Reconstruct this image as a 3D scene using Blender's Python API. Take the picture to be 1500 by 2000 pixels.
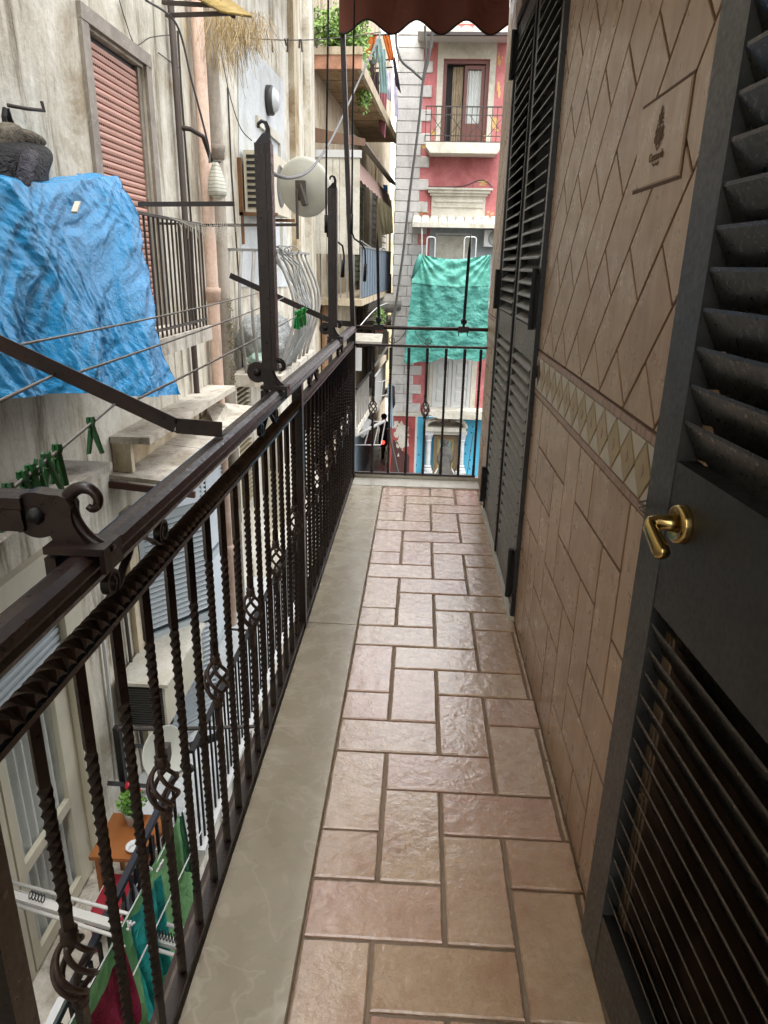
import bpy, bmesh, math, random
from mathutils import Vector, Matrix, noise
for o in list(bpy.data.objects): bpy.data.objects.remove(o)
random.seed(7)
S = bpy.context.scene
COL = S.collection
R_ = math.radians
# ------------------------------------------------------------------ camera
CAM = Vector((0, 0, 1.5))
RC = Matrix(((0.99826, -0.03640, 0.04191), (0.05143, 0.32947, -0.94276), (0.02051, 0.94346, 0.33086)))
# orthonormalise
r1 = RC[1].normalized(); r0 = (RC[0] - r1 * RC[0].dot(r1)).normalized(); r2 = r0.cross(r1)
RC = Matrix((r0, r1, r2))
cam = bpy.data.cameras.new('camera'); co = bpy.data.objects.new('camera', cam); COL.objects.link(co)
co.matrix_world = Matrix.Translation(CAM) @ RC.to_4x4()
cam.sensor_fit = 'VERTICAL'; cam.sensor_height = 36; cam.lens = 1375.6 / 2000 * 36
cam.clip_start = 0.02; cam.clip_end = 500
S.camera = co
# ------------------------------------------------------------------ world, sun, exposure
SUN_EL, SUN_AZ = R_(66), R_(250)
w = bpy.data.worlds.new('World'); S.world = w; w.use_nodes = True
nt = w.node_tree; nt.nodes.clear()
sky = nt.nodes.new('ShaderNodeTexSky'); sky.sky_type = 'NISHITA'; sky.sun_disc = False
sky.sun_elevation = SUN_EL; sky.sun_rotation = SUN_AZ; sky.air_density = 1.0; sky.dust_density = 4.0; sky.ozone_density = 1.0
hs = nt.nodes.new('ShaderNodeHueSaturation'); hs.inputs['Saturation'].default_value = 0.12; hs.inputs['Value'].default_value = 1.3
bg = nt.nodes.new('ShaderNodeBackground'); bg.inputs[1].default_value = 0.15
wo = nt.nodes.new('ShaderNodeOutputWorld')
nt.links.new(sky.outputs[0], hs.inputs['Color']); nt.links.new(hs.outputs[0], bg.inputs[0]); nt.links.new(bg.outputs[0], wo.inputs[0])
sd = bpy.data.lights.new('sun', 'SUN'); sd.energy = 0.7; sd.angle = R_(30); sd.color = (1, 0.97, 0.93)
so = bpy.data.objects.new('sun', sd); COL.objects.link(so); so.location = (0, 0, 20)
sdir = Vector((0.22, -0.30, 0.93)).normalized()
so.rotation_euler = sdir.to_track_quat('Z', 'Y').to_euler()
S.view_settings.view_transform = 'Standard'; S.view_settings.look = 'None'
S.view_settings.gamma = 1; S.view_settings.use_curve_mapping = False
S.view_settings.exposure = 2.45
S.cycles.max_bounces = 8; S.cycles.diffuse_bounces = 5; S.cycles.glossy_bounces = 4
S.cycles.sample_clamp_indirect = 6
S.cycles.caustics_reflective = False; S.cycles.caustics_refractive = False
try:
    S.cycles.use_denoising = True; S.cycles.denoiser = 'OPENIMAGEDENOISE'
except Exception: pass

# ------------------------------------------------------------------ measuring: where a sight line meets a real plane
def ray(px, py):
    return RC @ Vector((px - 750.0, 1000.0 - py, -1375.6))
def onx(px, py, x): r = ray(px, py); return CAM + r * (x / r.x)
def ony(px, py, y): r = ray(px, py); return CAM + r * (y / r.y)
def onz(px, py, z): r = ray(px, py); return CAM + r * ((z - 1.5) / r.z)

# ------------------------------------------------------------------ mesh helpers
class MB:
    def __init__(s): s.v = []; s.f = []
    def add(s, vs, fs):
        b = len(s.v); s.v += [tuple(v) for v in vs]; s.f += [[b + i for i in f] for f in fs]; return s
    def box(s, lo, hi):
        x0, y0, z0 = [min(a, b) for a, b in zip(lo, hi)]; x1, y1, z1 = [max(a, b) for a, b in zip(lo, hi)]
        return s.add([(x0,y0,z0),(x1,y0,z0),(x1,y1,z0),(x0,y1,z0),(x0,y0,z1),(x1,y0,z1),(x1,y1,z1),(x0,y1,z1)],
                     [(0,3,2,1),(4,5,6,7),(0,1,5,4),(1,2,6,5),(2,3,7,6),(3,0,4,7)])
    def bar(s, a, b, w, h, up=(0,0,1)):
        a = Vector(a); b = Vector(b); d = (b - a).normalized(); u = Vector(up)
        if abs(d.dot(u)) > .98: u = Vector((1,0,0))
        sd = d.cross(u).normalized(); u = sd.cross(d).normalized()
        vs = []
        for p in (a, b):
            for i, j in ((-1,-1),(1,-1),(1,1),(-1,1)): vs.append(p + sd*i*w/2 + u*j*h/2)
        return s.add(vs, [(0,1,2,3),(7,6,5,4),(0,4,5,1),(1,5,6,2),(2,6,7,3),(3,7,4,0)])
    def tube(s, pts, r, seg=8, caps=True):
        pts = [Vector(p) for p in pts]; n = len(pts)
        rs = r if isinstance(r, (list, tuple)) else [r]*n
        nrm = None; vs = []
        for i, p in enumerate(pts):
            d = (pts[min(i+1,n-1)] - pts[max(i-1,0)]).normalized()
            if nrm is None:
                nrm = d.orthogonal().normalized()
            nrm = (nrm - d*nrm.dot(d)).normalized(); bn = d.cross(nrm)
            for k in range(seg):
                a = 2*math.pi*k/seg; vs.append(p + (nrm*math.cos(a) + bn*math.sin(a))*rs[i])
        fs = [(i*seg+k, i*seg+(k+1)%seg, (i+1)*seg+(k+1)%seg, (i+1)*seg+k) for i in range(n-1) for k in range(seg)]
        if caps: fs += [tuple(reversed(range(seg))), tuple(range((n-1)*seg, n*seg))]
        return s.add(vs, fs)
    def strip(s, pts, w, t, wdir):
        """flat bar bent along pts; wdir = direction of its width"""
        pts = [Vector(p) for p in pts]; n = len(pts); wd = Vector(wdir).normalized(); vs = []
        for i, p in enumerate(pts):
            d = (pts[min(i+1,n-1)] - pts[max(i-1,0)]).normalized(); q = d.cross(wd).normalized()
            for a, b in ((-1,-1),(1,-1),(1,1),(-1,1)): vs.append(p + wd*a*w/2 + q*b*t/2)
        fs = [(i*4+k, i*4+(k+1)%4, (i+1)*4+(k+1)%4, (i+1)*4+k) for i in range(n-1) for k in range(4)]
        fs += [(3,2,1,0), tuple(range((n-1)*4, n*4))]
        return s.add(vs, fs)
    def prism(s, poly, vec):
        poly = [Vector(p) for p in poly]; n = len(poly); v = Vector(vec)
        return s.add(poly + [p+v for p in poly], [tuple(reversed(range(n))), tuple(range(n, 2*n))] + [(i, (i+1)%n, (i+1)%n+n, i+n) for i in range(n)])
    def pillow(s, poly, nrm, t, inset=.004, base=0.0):
        """a tile: polygon raised t along nrm, rim chamfered by inset"""
        poly = [Vector(p) for p in poly]; n = len(poly); N = Vector(nrm).normalized(); c = sum(poly, Vector())/n
        def ins(k):
            out = []
            for i in range(n):
                a, b, d = poly[i-1], poly[i], poly[(i+1)%n]
                e1 = (b-a).normalized(); e2 = (d-b).normalized()
                q = (e2 - e1); L = q.length
                if L < 1e-4: q = N.cross(e1); m = 1
                else:
                    q = q/L; sn = abs(e1.cross(q).length); m = 1/max(sn, .35)
                if q.dot(c-b) < 0: q = -q
                out.append(b + q*k*m)
            return out
        i1 = ins(inset)
        vs = [p + N*base for p in poly] + [p + N*(base+t*.55) for p in poly] + [p + N*(base+t) for p in i1]
        fs = []
        for r in range(2): fs += [(r*n+i, r*n+(i+1)%n, (r+1)*n+(i+1)%n, (r+1)*n+i) for i in range(n)]
        fs += [tuple(range(2*n, 3*n)), tuple(reversed(range(n)))]
        # keep face winding outward
        e = (poly[1]-poly[0]).cross(poly[2]-poly[1])
        if e.dot(N) < 0: fs = [tuple(reversed(f)) for f in fs]
        return s.add(vs, fs)
    def grid(s, fn, nu, nv):
        vs = [fn(i/nu, j/nv) for j in range(nv+1) for i in range(nu+1)]
        return s.add(vs, [(j*(nu+1)+i, j*(nu+1)+i+1, (j+1)*(nu+1)+i+1, (j+1)*(nu+1)+i) for j in range(nv) for i in range(nu)])
    def lathe(s, prof, c, axis=(0,0,1), seg=16):
        c = Vector(c); ax = Vector(axis).normalized(); u = ax.orthogonal().normalized(); v = ax.cross(u); vs = []
        for r, h in prof:
            for k in range(seg):
                a = 2*math.pi*k/seg; vs.append(c + ax*h + (u*math.cos(a)+v*math.sin(a))*max(r, 1e-5))
        n = len(prof)
        return s.add(vs, [(i*seg+k, i*seg+(k+1)%seg, (i+1)*seg+(k+1)%seg, (i+1)*seg+k) for i in range(n-1) for k in range(seg)])
    def twist(s, a, b, side, turns, n, t0=0.0, t1=1.0, ph=0):
        """square bar twisted between fractions t0..t1"""
        a = Vector(a); b = Vector(b); d = (b-a).normalized(); u = d.orthogonal().normalized(); v = d.cross(u); vs = []
        u, v = (Vector((1,0,0)), d.cross(Vector((1,0,0))).normalized()) if abs(d.x) < .9 else (Vector((0,1,0)), d.cross(Vector((0,1,0))).normalized())
        for i in range(n+1):
            t = i/n; p = a.lerp(b, t); q = min(max((t-t0)/(t1-t0), 0), 1); an = ph + q*turns*2*math.pi + math.pi/4
            for k in range(4): vs.append(p + (u*math.cos(an+k*math.pi/2) + v*math.sin(an+k*math.pi/2))*side*.7071)
        fs = [(i*4+k, i*4+(k+1)%4, (i+1)*4+(k+1)%4, (i+1)*4+k) for i in range(n) for k in range(4)] + [(3,2,1,0), tuple(range(n*4, n*4+4))]
        return s.add(vs, fs)

def build(name, mb, mat, parent=None, smooth=False, origin=None, kind=None, label=None, auto=None):
    me = bpy.data.meshes.new(name)
    off = Vector(origin) if origin is not None else (parent.matrix_world.translation if parent is not None else Vector())
    me.from_pydata([tuple(Vector(v)-off) for v in mb.v], [], mb.f); me.materials.append(mat)
    if smooth or auto:
        for p in me.polygons: p.use_smooth = True
        if auto:
            try: me.set_sharp_from_angle(angle=R_(auto))
            except Exception: pass
    me.update()
    o = bpy.data.objects.new(name, me); COL.objects.link(o)
    if parent is not None:
        o.parent = parent; o.location = off - parent.matrix_world.translation
        o.matrix_world = Matrix.Translation(off)
    else: o.location = off; o.matrix_world = Matrix.Translation(off)
    if kind: o['kind'] = kind
    if label: o['label'] = label
    return o
def tag(o, label=None, cat=None, group=None, kind=None):
    if label: o['label'] = label
    if cat: o['category'] = cat
    if group: o['group'] = group
    if kind: o['kind'] = kind
    return o
def thing(name, label, cat, loc, group=None):
    o = bpy.data.objects.new(name, None); COL.objects.link(o); o.location = loc; o.matrix_world = Matrix.Translation(Vector(loc))
    o.empty_display_size = .1
    return tag(o, label, cat, group)
def single(name, mb, mat, label, cat, group=None, **k):
    return tag(build(name, mb, mat, **k), label, cat, group)
def struct(name, mb, mat, **k): return build(name, mb, mat, kind='structure', **k)
def copy_tree(o, parent=None):
    c = o.copy(); COL.objects.link(c); c.parent = parent
    for ch in [x for x in bpy.data.objects if x.parent == o]: copy_tree(ch, c)
    return c
def clip(poly, lo0, hi0, lo1, hi1):
    """clip 2-D polygon to a rectangle"""
    def cut(P, ax, val, keep):
        out = []
        for i in range(len(P)):
            a, b = P[i-1], P[i]; ia = (a[ax]-val)*keep >= 0; ib = (b[ax]-val)*keep >= 0
            if ia != ib:
                t = (val-a[ax])/(b[ax]-a[ax]); out.append((a[0]+(b[0]-a[0])*t, a[1]+(b[1]-a[1])*t))
            if ib: out.append(b)
        return out
    for ax, v, k in ((0,lo0,1),(0,hi0,-1),(1,lo1,1),(1,hi1,-1)):
        poly = cut(poly, ax, v, k)
        if len(poly) < 3: return []
    q = []
    for p in poly:
        if not q or (abs(p[0]-q[-1][0])+abs(p[1]-q[-1][1])) > 1e-5: q.append(p)
    if len(q) > 1 and abs(q[0][0]-q[-1][0])+abs(q[0][1]-q[-1][1]) < 1e-5: q.pop()
    if len(q) < 3: return []
    A = abs(sum(q[i-1][0]*q[i][1]-q[i][0]*q[i-1][1] for i in range(len(q))))/2
    return q if A > 2e-4 else []

# ------------------------------------------------------------------ materials
def lin(c): return tuple((x/12.92 if x <= .04045 else ((x+.055)/1.055)**2.4) for x in c)
def hexc(h): return lin(tuple(int(h[i:i+2],16)/255 for i in (0,2,4)))
MATS = {}
class NT:
    def __init__(s, name):
        s.m = bpy.data.materials.new(name); s.m.use_nodes = True; s.t = s.m.node_tree; s.t.nodes.clear()
        s.out = s.n('ShaderNodeOutputMaterial'); s.b = s.n('ShaderNodeBsdfPrincipled'); s.l(s.b, 0, s.out, 0)
        s._c = None
    def n(s, t): return s.t.nodes.new(t)
    def l(s, a, i, b, j): s.t.links.new(a.outputs[i], b.inputs[j])
    def coord(s, scale=(1,1,1), kind='Object', rot=(0,0,0)):
        if s._c is None: s._c = s.n('ShaderNodeTexCoord')
        m = s.n('ShaderNodeMapping'); m.inputs['Scale'].default_value = scale; m.inputs['Rotation'].default_value = rot
        s.l(s._c, kind, m, 0); return m
    def gcoord(s, scale=(1,1,1), rot=(0,0,0)):
        g = s.n('ShaderNodeNewGeometry'); m = s.n('ShaderNodeMapping'); m.inputs['Scale'].default_value = scale; m.inputs['Rotation'].default_value = rot
        s.l(g, 'Position', m, 0); return m
    def noise(s, co, scale, det=4, rough=.55, dist=0):
        x = s.n('ShaderNodeTexNoise'); x.inputs['Scale'].default_value = scale; x.inputs['Detail'].default_value = det
        x.inputs['Roughness'].default_value = rough; x.inputs['Distortion'].default_value = dist; s.l(co, 0, x, 'Vector'); return x
    def voro(s, co, scale, feat='F1'):
        x = s.n('ShaderNodeTexVoronoi'); x.feature = feat; x.inputs['Scale'].default_value = scale; s.l(co, 0, x, 'Vector'); return x
    def ramp(s, src, so, stops, interp='LINEAR'):
        r = s.n('ShaderNodeValToRGB'); s.l(src, so, r, 0); cr = r.color_ramp; cr.interpolation = interp
        while len(cr.elements) < len(stops): cr.elements.new(.5)
        for e, (p, c) in zip(cr.elements, stops):
            e.position = p; e.color = (*c, 1) if isinstance(c, (tuple, list)) else (c, c, c, 1)
        return r
    def mix(s, fac, a, b, mode='MIX'):
        x = s.n('ShaderNodeMix'); x.data_type = 'RGBA'; x.blend_type = mode
        for v, j in ((fac, 0), (a, 6), (b, 7)):
            if isinstance(v, tuple) and len(v) == 2 and hasattr(v[0], 'outputs'): s.l(v[0], v[1], x, j)
            elif isinstance(v, (tuple, list)): x.inputs[j].default_value = (*v, 1)
            else: x.inputs[j].default_value = v
        return x
    def bump(s, src, so, strength, dist=.01, prev=None):
        x = s.n('ShaderNodeBump'); x.inputs['Strength'].default_value = strength; x.inputs['Distance'].default_value = dist
        s.l(src, so, x, 'Height')
        if prev: s.l(prev, 0, x, 'Normal')
        s.l(x, 0, s.b, 'Normal'); return x
    def set(s, **k):
        for a, v in k.items():
            s.b.inputs[a.replace('_', ' ')].default_value = (*v, 1) if isinstance(v, (tuple, list)) else v
        return s
def simple(name, col, rough=.6, metal=0.0, var=.12, scale=6, bump=0.0, bscale=60, spec=None):
    k = NT(name); c = hexc(col) if isinstance(col, str) else col
    co = k.gcoord(); n = k.noise(co, scale, 5)
    r = k.ramp(n, 0, [(.3, tuple(x*(1-var) for x in c)), (.7, tuple(min(1, x*(1+var)) for x in c))])
    k.l(r, 0, k.b, 'Base Color'); k.set(Roughness=rough, Metallic=metal)
    if spec is not None: k.b.inputs['Specular IOR Level'].default_value = spec
    if bump: k.bump(k.noise(co, bscale, 4), 0, bump, .004)
    return k.m
# dark brown painted iron
def mat_iron(name, c1, c2, rough=.38):
    k = NT(name); co = k.gcoord(); n = k.noise(co, 14, 6, .65)
    r = k.ramp(n, 0, [(.35, hexc(c1)), (.68, hexc(c2))]); k.l(r, 0, k.b, 'Base Color')
    n2 = k.noise(co, 90, 3); rr = k.ramp(n2, 0, [(.3, rough-.08), (.7, rough+.14)]); k.l(rr, 0, k.b, 'Roughness')
    k.bump(n2, 0, .12, .002); k.b.inputs['Specular IOR Level'].default_value = .6
    return k.m
IRON = mat_iron('brown_iron_paint', '180d0b', '2c1b17', .33)
IRON_DUSTY = mat_iron('dusty_brown_iron', '2a1b17', '4c3a32', .42)
BLACKAL = mat_iron('black_aluminium', '191918', '262624', .34)
SHEENAL = mat_iron('sheen_grey_aluminium', '3b3b39', '4d4c48', .34)  # reflection on the leaf stiles put into this lighter grey
SLATSHEEN = mat_iron('sheen_grey_slat', '56554f', '69675f', .38)  # slats lightened in colour for the grazing sky reflection on them
LEAFSLAT = mat_iron('dark_shutter_slat', '21211f', '2e2d2a', .3)
LEAFRAIL = mat_iron('black_speckled_rail', '161616', '272725', .4)
DARK = simple('near_black', '0e0c0c', .6)
RUBBER = simple('black_rubber', '121214', .45)
CABLE = simple('grey_cable', '4a4a49', .5)
def mat_floor():
    k = NT('terracotta_floor_tile'); oi = k.n('ShaderNodeObjectInfo'); co = k.gcoord()
    rr = k.ramp(oi, 'Random', [(0, hexc('b3826a')), (.25, hexc('c49b84')), (.45, hexc('bd9f7c')), (.62, hexc('cdb096')), (.8, hexc('b59670')), (1, hexc('bb8977'))])
    n = k.noise(co, 5.5, 6, .6); r2 = k.ramp(n, 0, [(.28, hexc('a97a66')), (.5, hexc('c5a98d')), (.72, hexc('d3b99e'))])
    m = k.mix(.5, (rr, 0), (r2, 0))
    n3 = k.noise(co, 240, 3, .7); r3 = k.ramp(n3, 0, [(.36, .45), (.52, 1.0)])
    v = k.voro(co, 130); rv = k.ramp(v, 'Distance', [(.0, .25), (.10, .9), (.2, 1.0)])
    npit = k.noise(co, 9, 2); rp = k.ramp(npit, 0, [(.50, 1.0), (.62, 0.0)])
    pit = k.mix((rp, 0), (rv, 0), (1., 1., 1.))
    m2 = k.mix(.22, (m, 2), (r3, 0), 'MULTIPLY'); m3 = k.mix(.6, (m2, 2), (pit, 2), 'MULTIPLY')
    k.l(m3, 2, k.b, 'Base Color')
    nr = k.noise(co, 26, 4); r4 = k.ramp(nr, 0, [(.3, .17), (.7, .36)]); k.l(r4, 0, k.b, 'Roughness')
    b1 = k.bump(k.noise(co, 22, 4, .62, .3), 0, .36, .008)
    b2 = k.bump(k.noise(co, 150, 4, .7), 0, .3, .003, b1)
    b3 = k.bump(pit, 2, .45, .003, b2); k.l(b1, 0, k.b, 'Coat Normal')
    k.b.inputs['Specular IOR Level'].default_value = .62; k.b.inputs['Coat Weight'].default_value = 1.0; k.b.inputs['Coat Roughness'].default_value = .13; k.b.inputs['Coat IOR'].default_value = 1.6
    return k.m
FLOOR = mat_floor()
def mat_walltile():
    k = NT('travertine_wall_tile'); oi = k.n('ShaderNodeObjectInfo'); co = k.gcoord((1, 1, .16)); c2 = k.gcoord()
    rr = k.ramp(oi, 'Random', [(0, hexc('9f8069')), (.35, hexc('b09378')), (.7, hexc('a68a6b')), (1, hexc('bb9f85'))])
    n = k.noise(co, 16, 7, .7); r2 = k.ramp(n, 0, [(.3, hexc('8d7059')), (.5, hexc('ad9178')), (.7, hexc('c4ab91'))])
    m = k.mix(.55, (rr, 0), (r2, 0))
    vc = k.gcoord((1, 1, .45)); v = k.voro(vc, 330); rv = k.ramp(v, 'Distance', [(.0, .35), (.10, .7), (.17, 1.0)])
    npit = k.noise(c2, 6, 4, .7); rp = k.ramp(npit, 0, [(.44, 1.0), (.52, 0.0)])
    pit = k.mix((rp, 0), (rv, 0), (1., 1., 1.)); m2 = k.mix(.55, (m, 2), (pit, 2), 'MULTIPLY')
    k.l(m2, 2, k.b, 'Base Color')
    nr = k.noise(c2, 20, 3); r4 = k.ramp(nr, 0, [(.3, .24), (.7, .42)]); k.l(r4, 0, k.b, 'Roughness')
    b = k.bump(k.noise(co, 40, 4), 0, .22, .004); k.bump(pit, 2, .3, .002, b)
    k.b.inputs['Specular IOR Level'].default_value = .5
    return k.m
WTILE = mat_walltile()
def mat_stone(name, a, b_, vein, rough=.32):
    k = NT(name); co = k.gcoord(); n = k.noise(co, 4.5, 6, .6, .8); r = k.ramp(n, 0, [(.3, hexc(a)), (.7, hexc(b_))])
    n2 = k.noise(co, 5, 2, .5, 1.4); rv = k.ramp(n2, 0, [(.47, 0.), (.5, .5), (.515, 0.)])
    m = k.mix((rv, 0), (r, 0), hexc(vein)); k.l(m, 2, k.b, 'Base Color')
    nr = k.noise(co, 12, 4); r4 = k.ramp(nr, 0, [(.3, rough-.1), (.7, rough+.12)]); k.l(r4, 0, k.b, 'Roughness')
    k.bump(k.noise(co, 50, 4), 0, .1, .003); return k.m
MARBLE = mat_stone('beige_marble', 'b3a78f', 'c3b9a5', 'd9d1bf', .26)
MARBLE_W = mat_stone('pale_marble', 'bdb7a8', 'cfcabd', 'dedacf', .35)
GREYMARBLE = mat_stone('grey_brown_marble', '6f675c', '8f867a', 'a39b90', .5)
GROUT = simple('floor_grout', '8a7a68', .85, bump=.4, bscale=300)
WGROUT = simple('wall_grout', '5f4838', .85, bump=.3, bscale=300)
MOSAIC = simple('mosaic_pinkish', '9b7d6d', .4, var=.15, scale=30)
CREAMT = simple('mosaic_cream', 'bdb4a6', .4, var=.08, scale=30)
TANT = simple('mosaic_tan', 'a08d66', .4, var=.15, scale=22)
def mat_plaster(name, base, pale, stain, streak=.6, rough=.9, dirt='4a4036'):
    k = NT(name); co = k.gcoord(); st = k.gcoord((1, 1, .13))
    n = k.noise(co, 1.6, 8, .68, .6); r = k.ramp(n, 0, [(.37, hexc(stain)), (.48, hexc(base)), (.6, hexc(pale))])
    n2 = k.noise(st, 5.5, 8, .7, .4); r2 = k.ramp(n2, 0, [(.36, hexc(dirt)), (.48, hexc(base)), (.64, hexc(pale))])
    n4 = k.noise(co, .9, 3); f = k.ramp(n4, 0, [(.38, 0.1), (.56, streak)])
    m = k.mix((f, 0), (r, 0), (r2, 0))
    n3 = k.noise(co, 24, 6, .75); r3 = k.ramp(n3, 0, [(.3, .74), (.55, 1.0)]); m2 = k.mix(.7, (m, 2), (r3, 0), 'MULTIPLY')
    v = k.noise(k.gcoord((1, 1, .4)), 3.2, 9, .8, 1.6); rc = k.ramp(v, 0, [(.492, 1.0), (.5, .35), (.508, 1.0)])
    m3 = k.mix(.5, (m2, 2), (rc, 0), 'MULTIPLY')
    k.l(m3, 2, k.b, 'Base Color'); k.set(Roughness=rough)
    b = k.bump(k.noise(co, 9, 6, .7), 0, .35, .03); k.bump(k.noise(co, 70, 4, .7), 0, .25, .006, b)
    return k.m
PLASTER = mat_plaster('stained_plaster', 'c1baaa', 'dbd7cb', '9a8b72', .85, dirt='64573f')
PLASTER_Y = mat_plaster('ochre_plaster', 'b4a58b', 'cbc0aa', '937d5c', .8, dirt='6a583f')
PLASTER_W = mat_plaster('fresh_white_plaster', 'bfc3c4', 'cacdcd', 'b0b0ab', .2, dirt='b5b0a5')
SLABM = mat_plaster('weathered_cement_slab', 'b8b0a2', 'd2ccc0', '8d8271', dirt='5c5347')
PINK = mat_plaster('pink_red_plaster', 'b96f6f', 'c37f7d', 'a86060', .3, dirt='96504f')
REDP = mat_plaster('dark_red_plaster', '9c4a44', 'a85852', '84403a', .5, dirt='6a3530')
QUOIN = mat_plaster('grey_quoin_stone', 'bcbab6', 'c9c7c3', 'a6a39f', .4, dirt='84807b')
CREAMP = mat_plaster('cream_plaster', 'c2beb0', 'cecabf', 'a9a391', .3, dirt='a79e8b')
GREYP = simple('grey_wall_paint', '9aa0a2', .8)
BLUEP = simple('sky_blue_wall_paint', '4fa9c8', .7, var=.08)
BROWNP = simple('dado_brown_paint', '4a2a26', .8)
OCHREP = mat_plaster('flaking_ochre', 'd0a860', 'dcc08a', 'c08a4a', .3)
SHUTPINK = simple('salmon_roller_plastic', 'b98b7b', .5, var=.05)
CREAMPL = simple('cream_painted_wood', 'c3bda9', .45, var=.06)
WHITEPL = simple('white_plastic', 'bcbdbb', .45, var=.05)
GREYSH = simple('pale_grey_louvre', 'a9b2b6', .5, var=.06)
PIPE_P = mat_plaster('pink_beige_pipe_paint', 'b39886', 'c0a796', '9c7d68', .5, .6)
PIPE_G = mat_plaster('grey_cement_pipe', '8b8378', '9d958a', '6d6457', .6)
PIPE_D = simple('dark_rusty_pipe', '33271f', .7, var=.3)
STEEL = simple('galvanised_steel', '9a9a98', .4, .6)
RUSTY = simple('old_iron', '3a332d', .7, var=.3)
DISH = simple('dish_grey_paint', 'b3b3a8', .5, var=.05)
ALW = simple('white_coated_tube', 'b8b6b0', .4, var=.05)
def cloth(name, c, rough=.85, var=.12, wrinkle=.5, ws=9, sheen=0, dark=None, spec=.3, gloss=False):
    k = NT(name); cc = hexc(c); co = k.gcoord(); n = k.noise(co, ws, 5, .6, 1.2)
    lo = hexc(dark) if dark else tuple(x*(1-var) for x in cc)
    r = k.ramp(n, 0, [(.32, lo), (.6, cc)]); k.l(r, 0, k.b, 'Base Color'); k.set(Roughness=rough)
    k.b.inputs['Specular IOR Level'].default_value = spec
    b = k.bump(k.noise(co, ws*1.1, 5, .62, 2.0), 0, wrinkle, .05)
    k.bump(k.noise(co, ws*5, 3), 0, wrinkle*.5, .01, b); return k.m
TARPB = cloth('blue_tarpaulin', '2f8ec4', .22, wrinkle=.3, ws=22, dark='2982b8', spec=.55)
TARPG = cloth('green_tarpaulin', '4a8b80', .5, wrinkle=.3, ws=7, dark='3e7a70')
AWN = cloth('brown_awning_canvas', '8a564a', .85, wrinkle=.2, ws=3)
AWNPIPE = simple('black_piping', '1a1512', .6)
BRASS = NT('polished_brass'); BRASS.set(Base_Color=hexc('a8905c'), Metallic=1.0, Roughness=.2); BRASS = BRASS.m
GLASS = NT('window_glass'); GLASS.set(Base_Color=hexc('8fa0a4'), Roughness=.08, Metallic=0.0); GLASS.b.inputs['Specular IOR Level'].default_value = .9; GLASS = GLASS.m
LACE = cloth('white_net_curtain', 'cfd3d0', .9, wrinkle=.2, ws=4)
PEG = simple('green_peg_plastic', '1f5a2c', .4, var=.2, scale=20)
PEGL = simple('light_green_peg_plastic', '38a048', .4, var=.2, scale=30)
ROPE = simple('grey_clothes_rope', '8d8a85', .7, bump=.5, bscale=500)
STRAW = simple('dry_straw', '9c8862', .9, var=.35, scale=20)
BAMBOO = simple('yellow_reed_mat', '98824a', .7, var=.3, scale=14)
COBBLE = None
# ================================================================== OUR BALCONY
GZ0 = -5.7
XW = .474                       # face of our tiled wall
# ---- floor slab with herringbone tiles
fl = struct('balcony_floor', MB().box((-.50, -1.2, -.20), (XW+.02, 5.06, -.009)), GROUT)
M_ = .1702; X0, Y0 = -.229, 1.060; G = .0055
def floor_tile(x0, y0, x1, y1):
    P = clip([(x0+G, y0+G), (x1-G, y0+G), (x1-G, y1-G), (x0+G, y1-G)], X0+.004, XW-.006, -.6, 4.822)
    if not P: return
    # slightly wandering rim
    Q = []
    for i in range(len(P)):
        a, b = P[i], P[(i+1) % len(P)]; L = math.hypot(b[0]-a[0], b[1]-a[1]); n = max(1, int(L/.05)) if y0 < 3 else 1
        for k in range(n):
            t = k/n; x = a[0]+(b[0]-a[0])*t; y = a[1]+(b[1]-a[1])*t
            Q.append((x+random.uniform(-1, 1)*.0011, y+random.uniform(-1, 1)*.0011))
    dz = random.uniform(-.0012, .0012)
    build('floor_tile', MB().pillow([(x, y, -.009) for x, y in Q], (0, 0, 1), .009+dz, .0035), FLOOR, fl, smooth=False)
for j in range(-10, 25):
    y = Y0 + j*M_
    for c in range(-1, 5):
        if (c - (1 - j)) % 4 == 0: floor_tile(X0+c*M_, y, X0+(c+2)*M_, y+M_)          # lying across
    for c in range(0, 5):
        if (j - (3 - c)) % 4 == 0: floor_tile(X0+c*M_, y, X0+(c+1)*M_, y+2*M_)         # lying along
# marble border slabs
for y0, y1 in ((-1.1, 1.02-.9), (.123, 2.752), (2.757, 4.826)):
    build('marble_slab', MB().pillow([(-.452, y0, -.01), (X0, y0, -.01), (X0, y1, -.01), (-.452, y1, -.01)], (0, 0, 1), .014, .003), MARBLE, fl)
build('marble_slab', MB().pillow([(-.452, 4.83, -.01), (XW-.005, 4.83, -.01), (XW-.005, 5.02, -.01), (-.452, 5.02, -.01)], (0, 0, 1), .016, .003), MARBLE_W, fl)
build('outer_edge', MB().box((-.50, -1.1, -.012), (-.4535, 5.02, -.001)), simple('dirty_edge_mortar', '6b6258', .9, var=.3, scale=30, bump=.8, bscale=60), fl)
build('far_upstand', MB().box((-.45, 5.022, -.01), (XW-.002, 5.055, .03)), MARBLE_W, fl)
build('slab_fascia', MB().box((-.515, -1.2, -.22), (-.5025, 5.07, -.012)), simple('fascia_brown', '3a2925', .6), fl)

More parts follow.
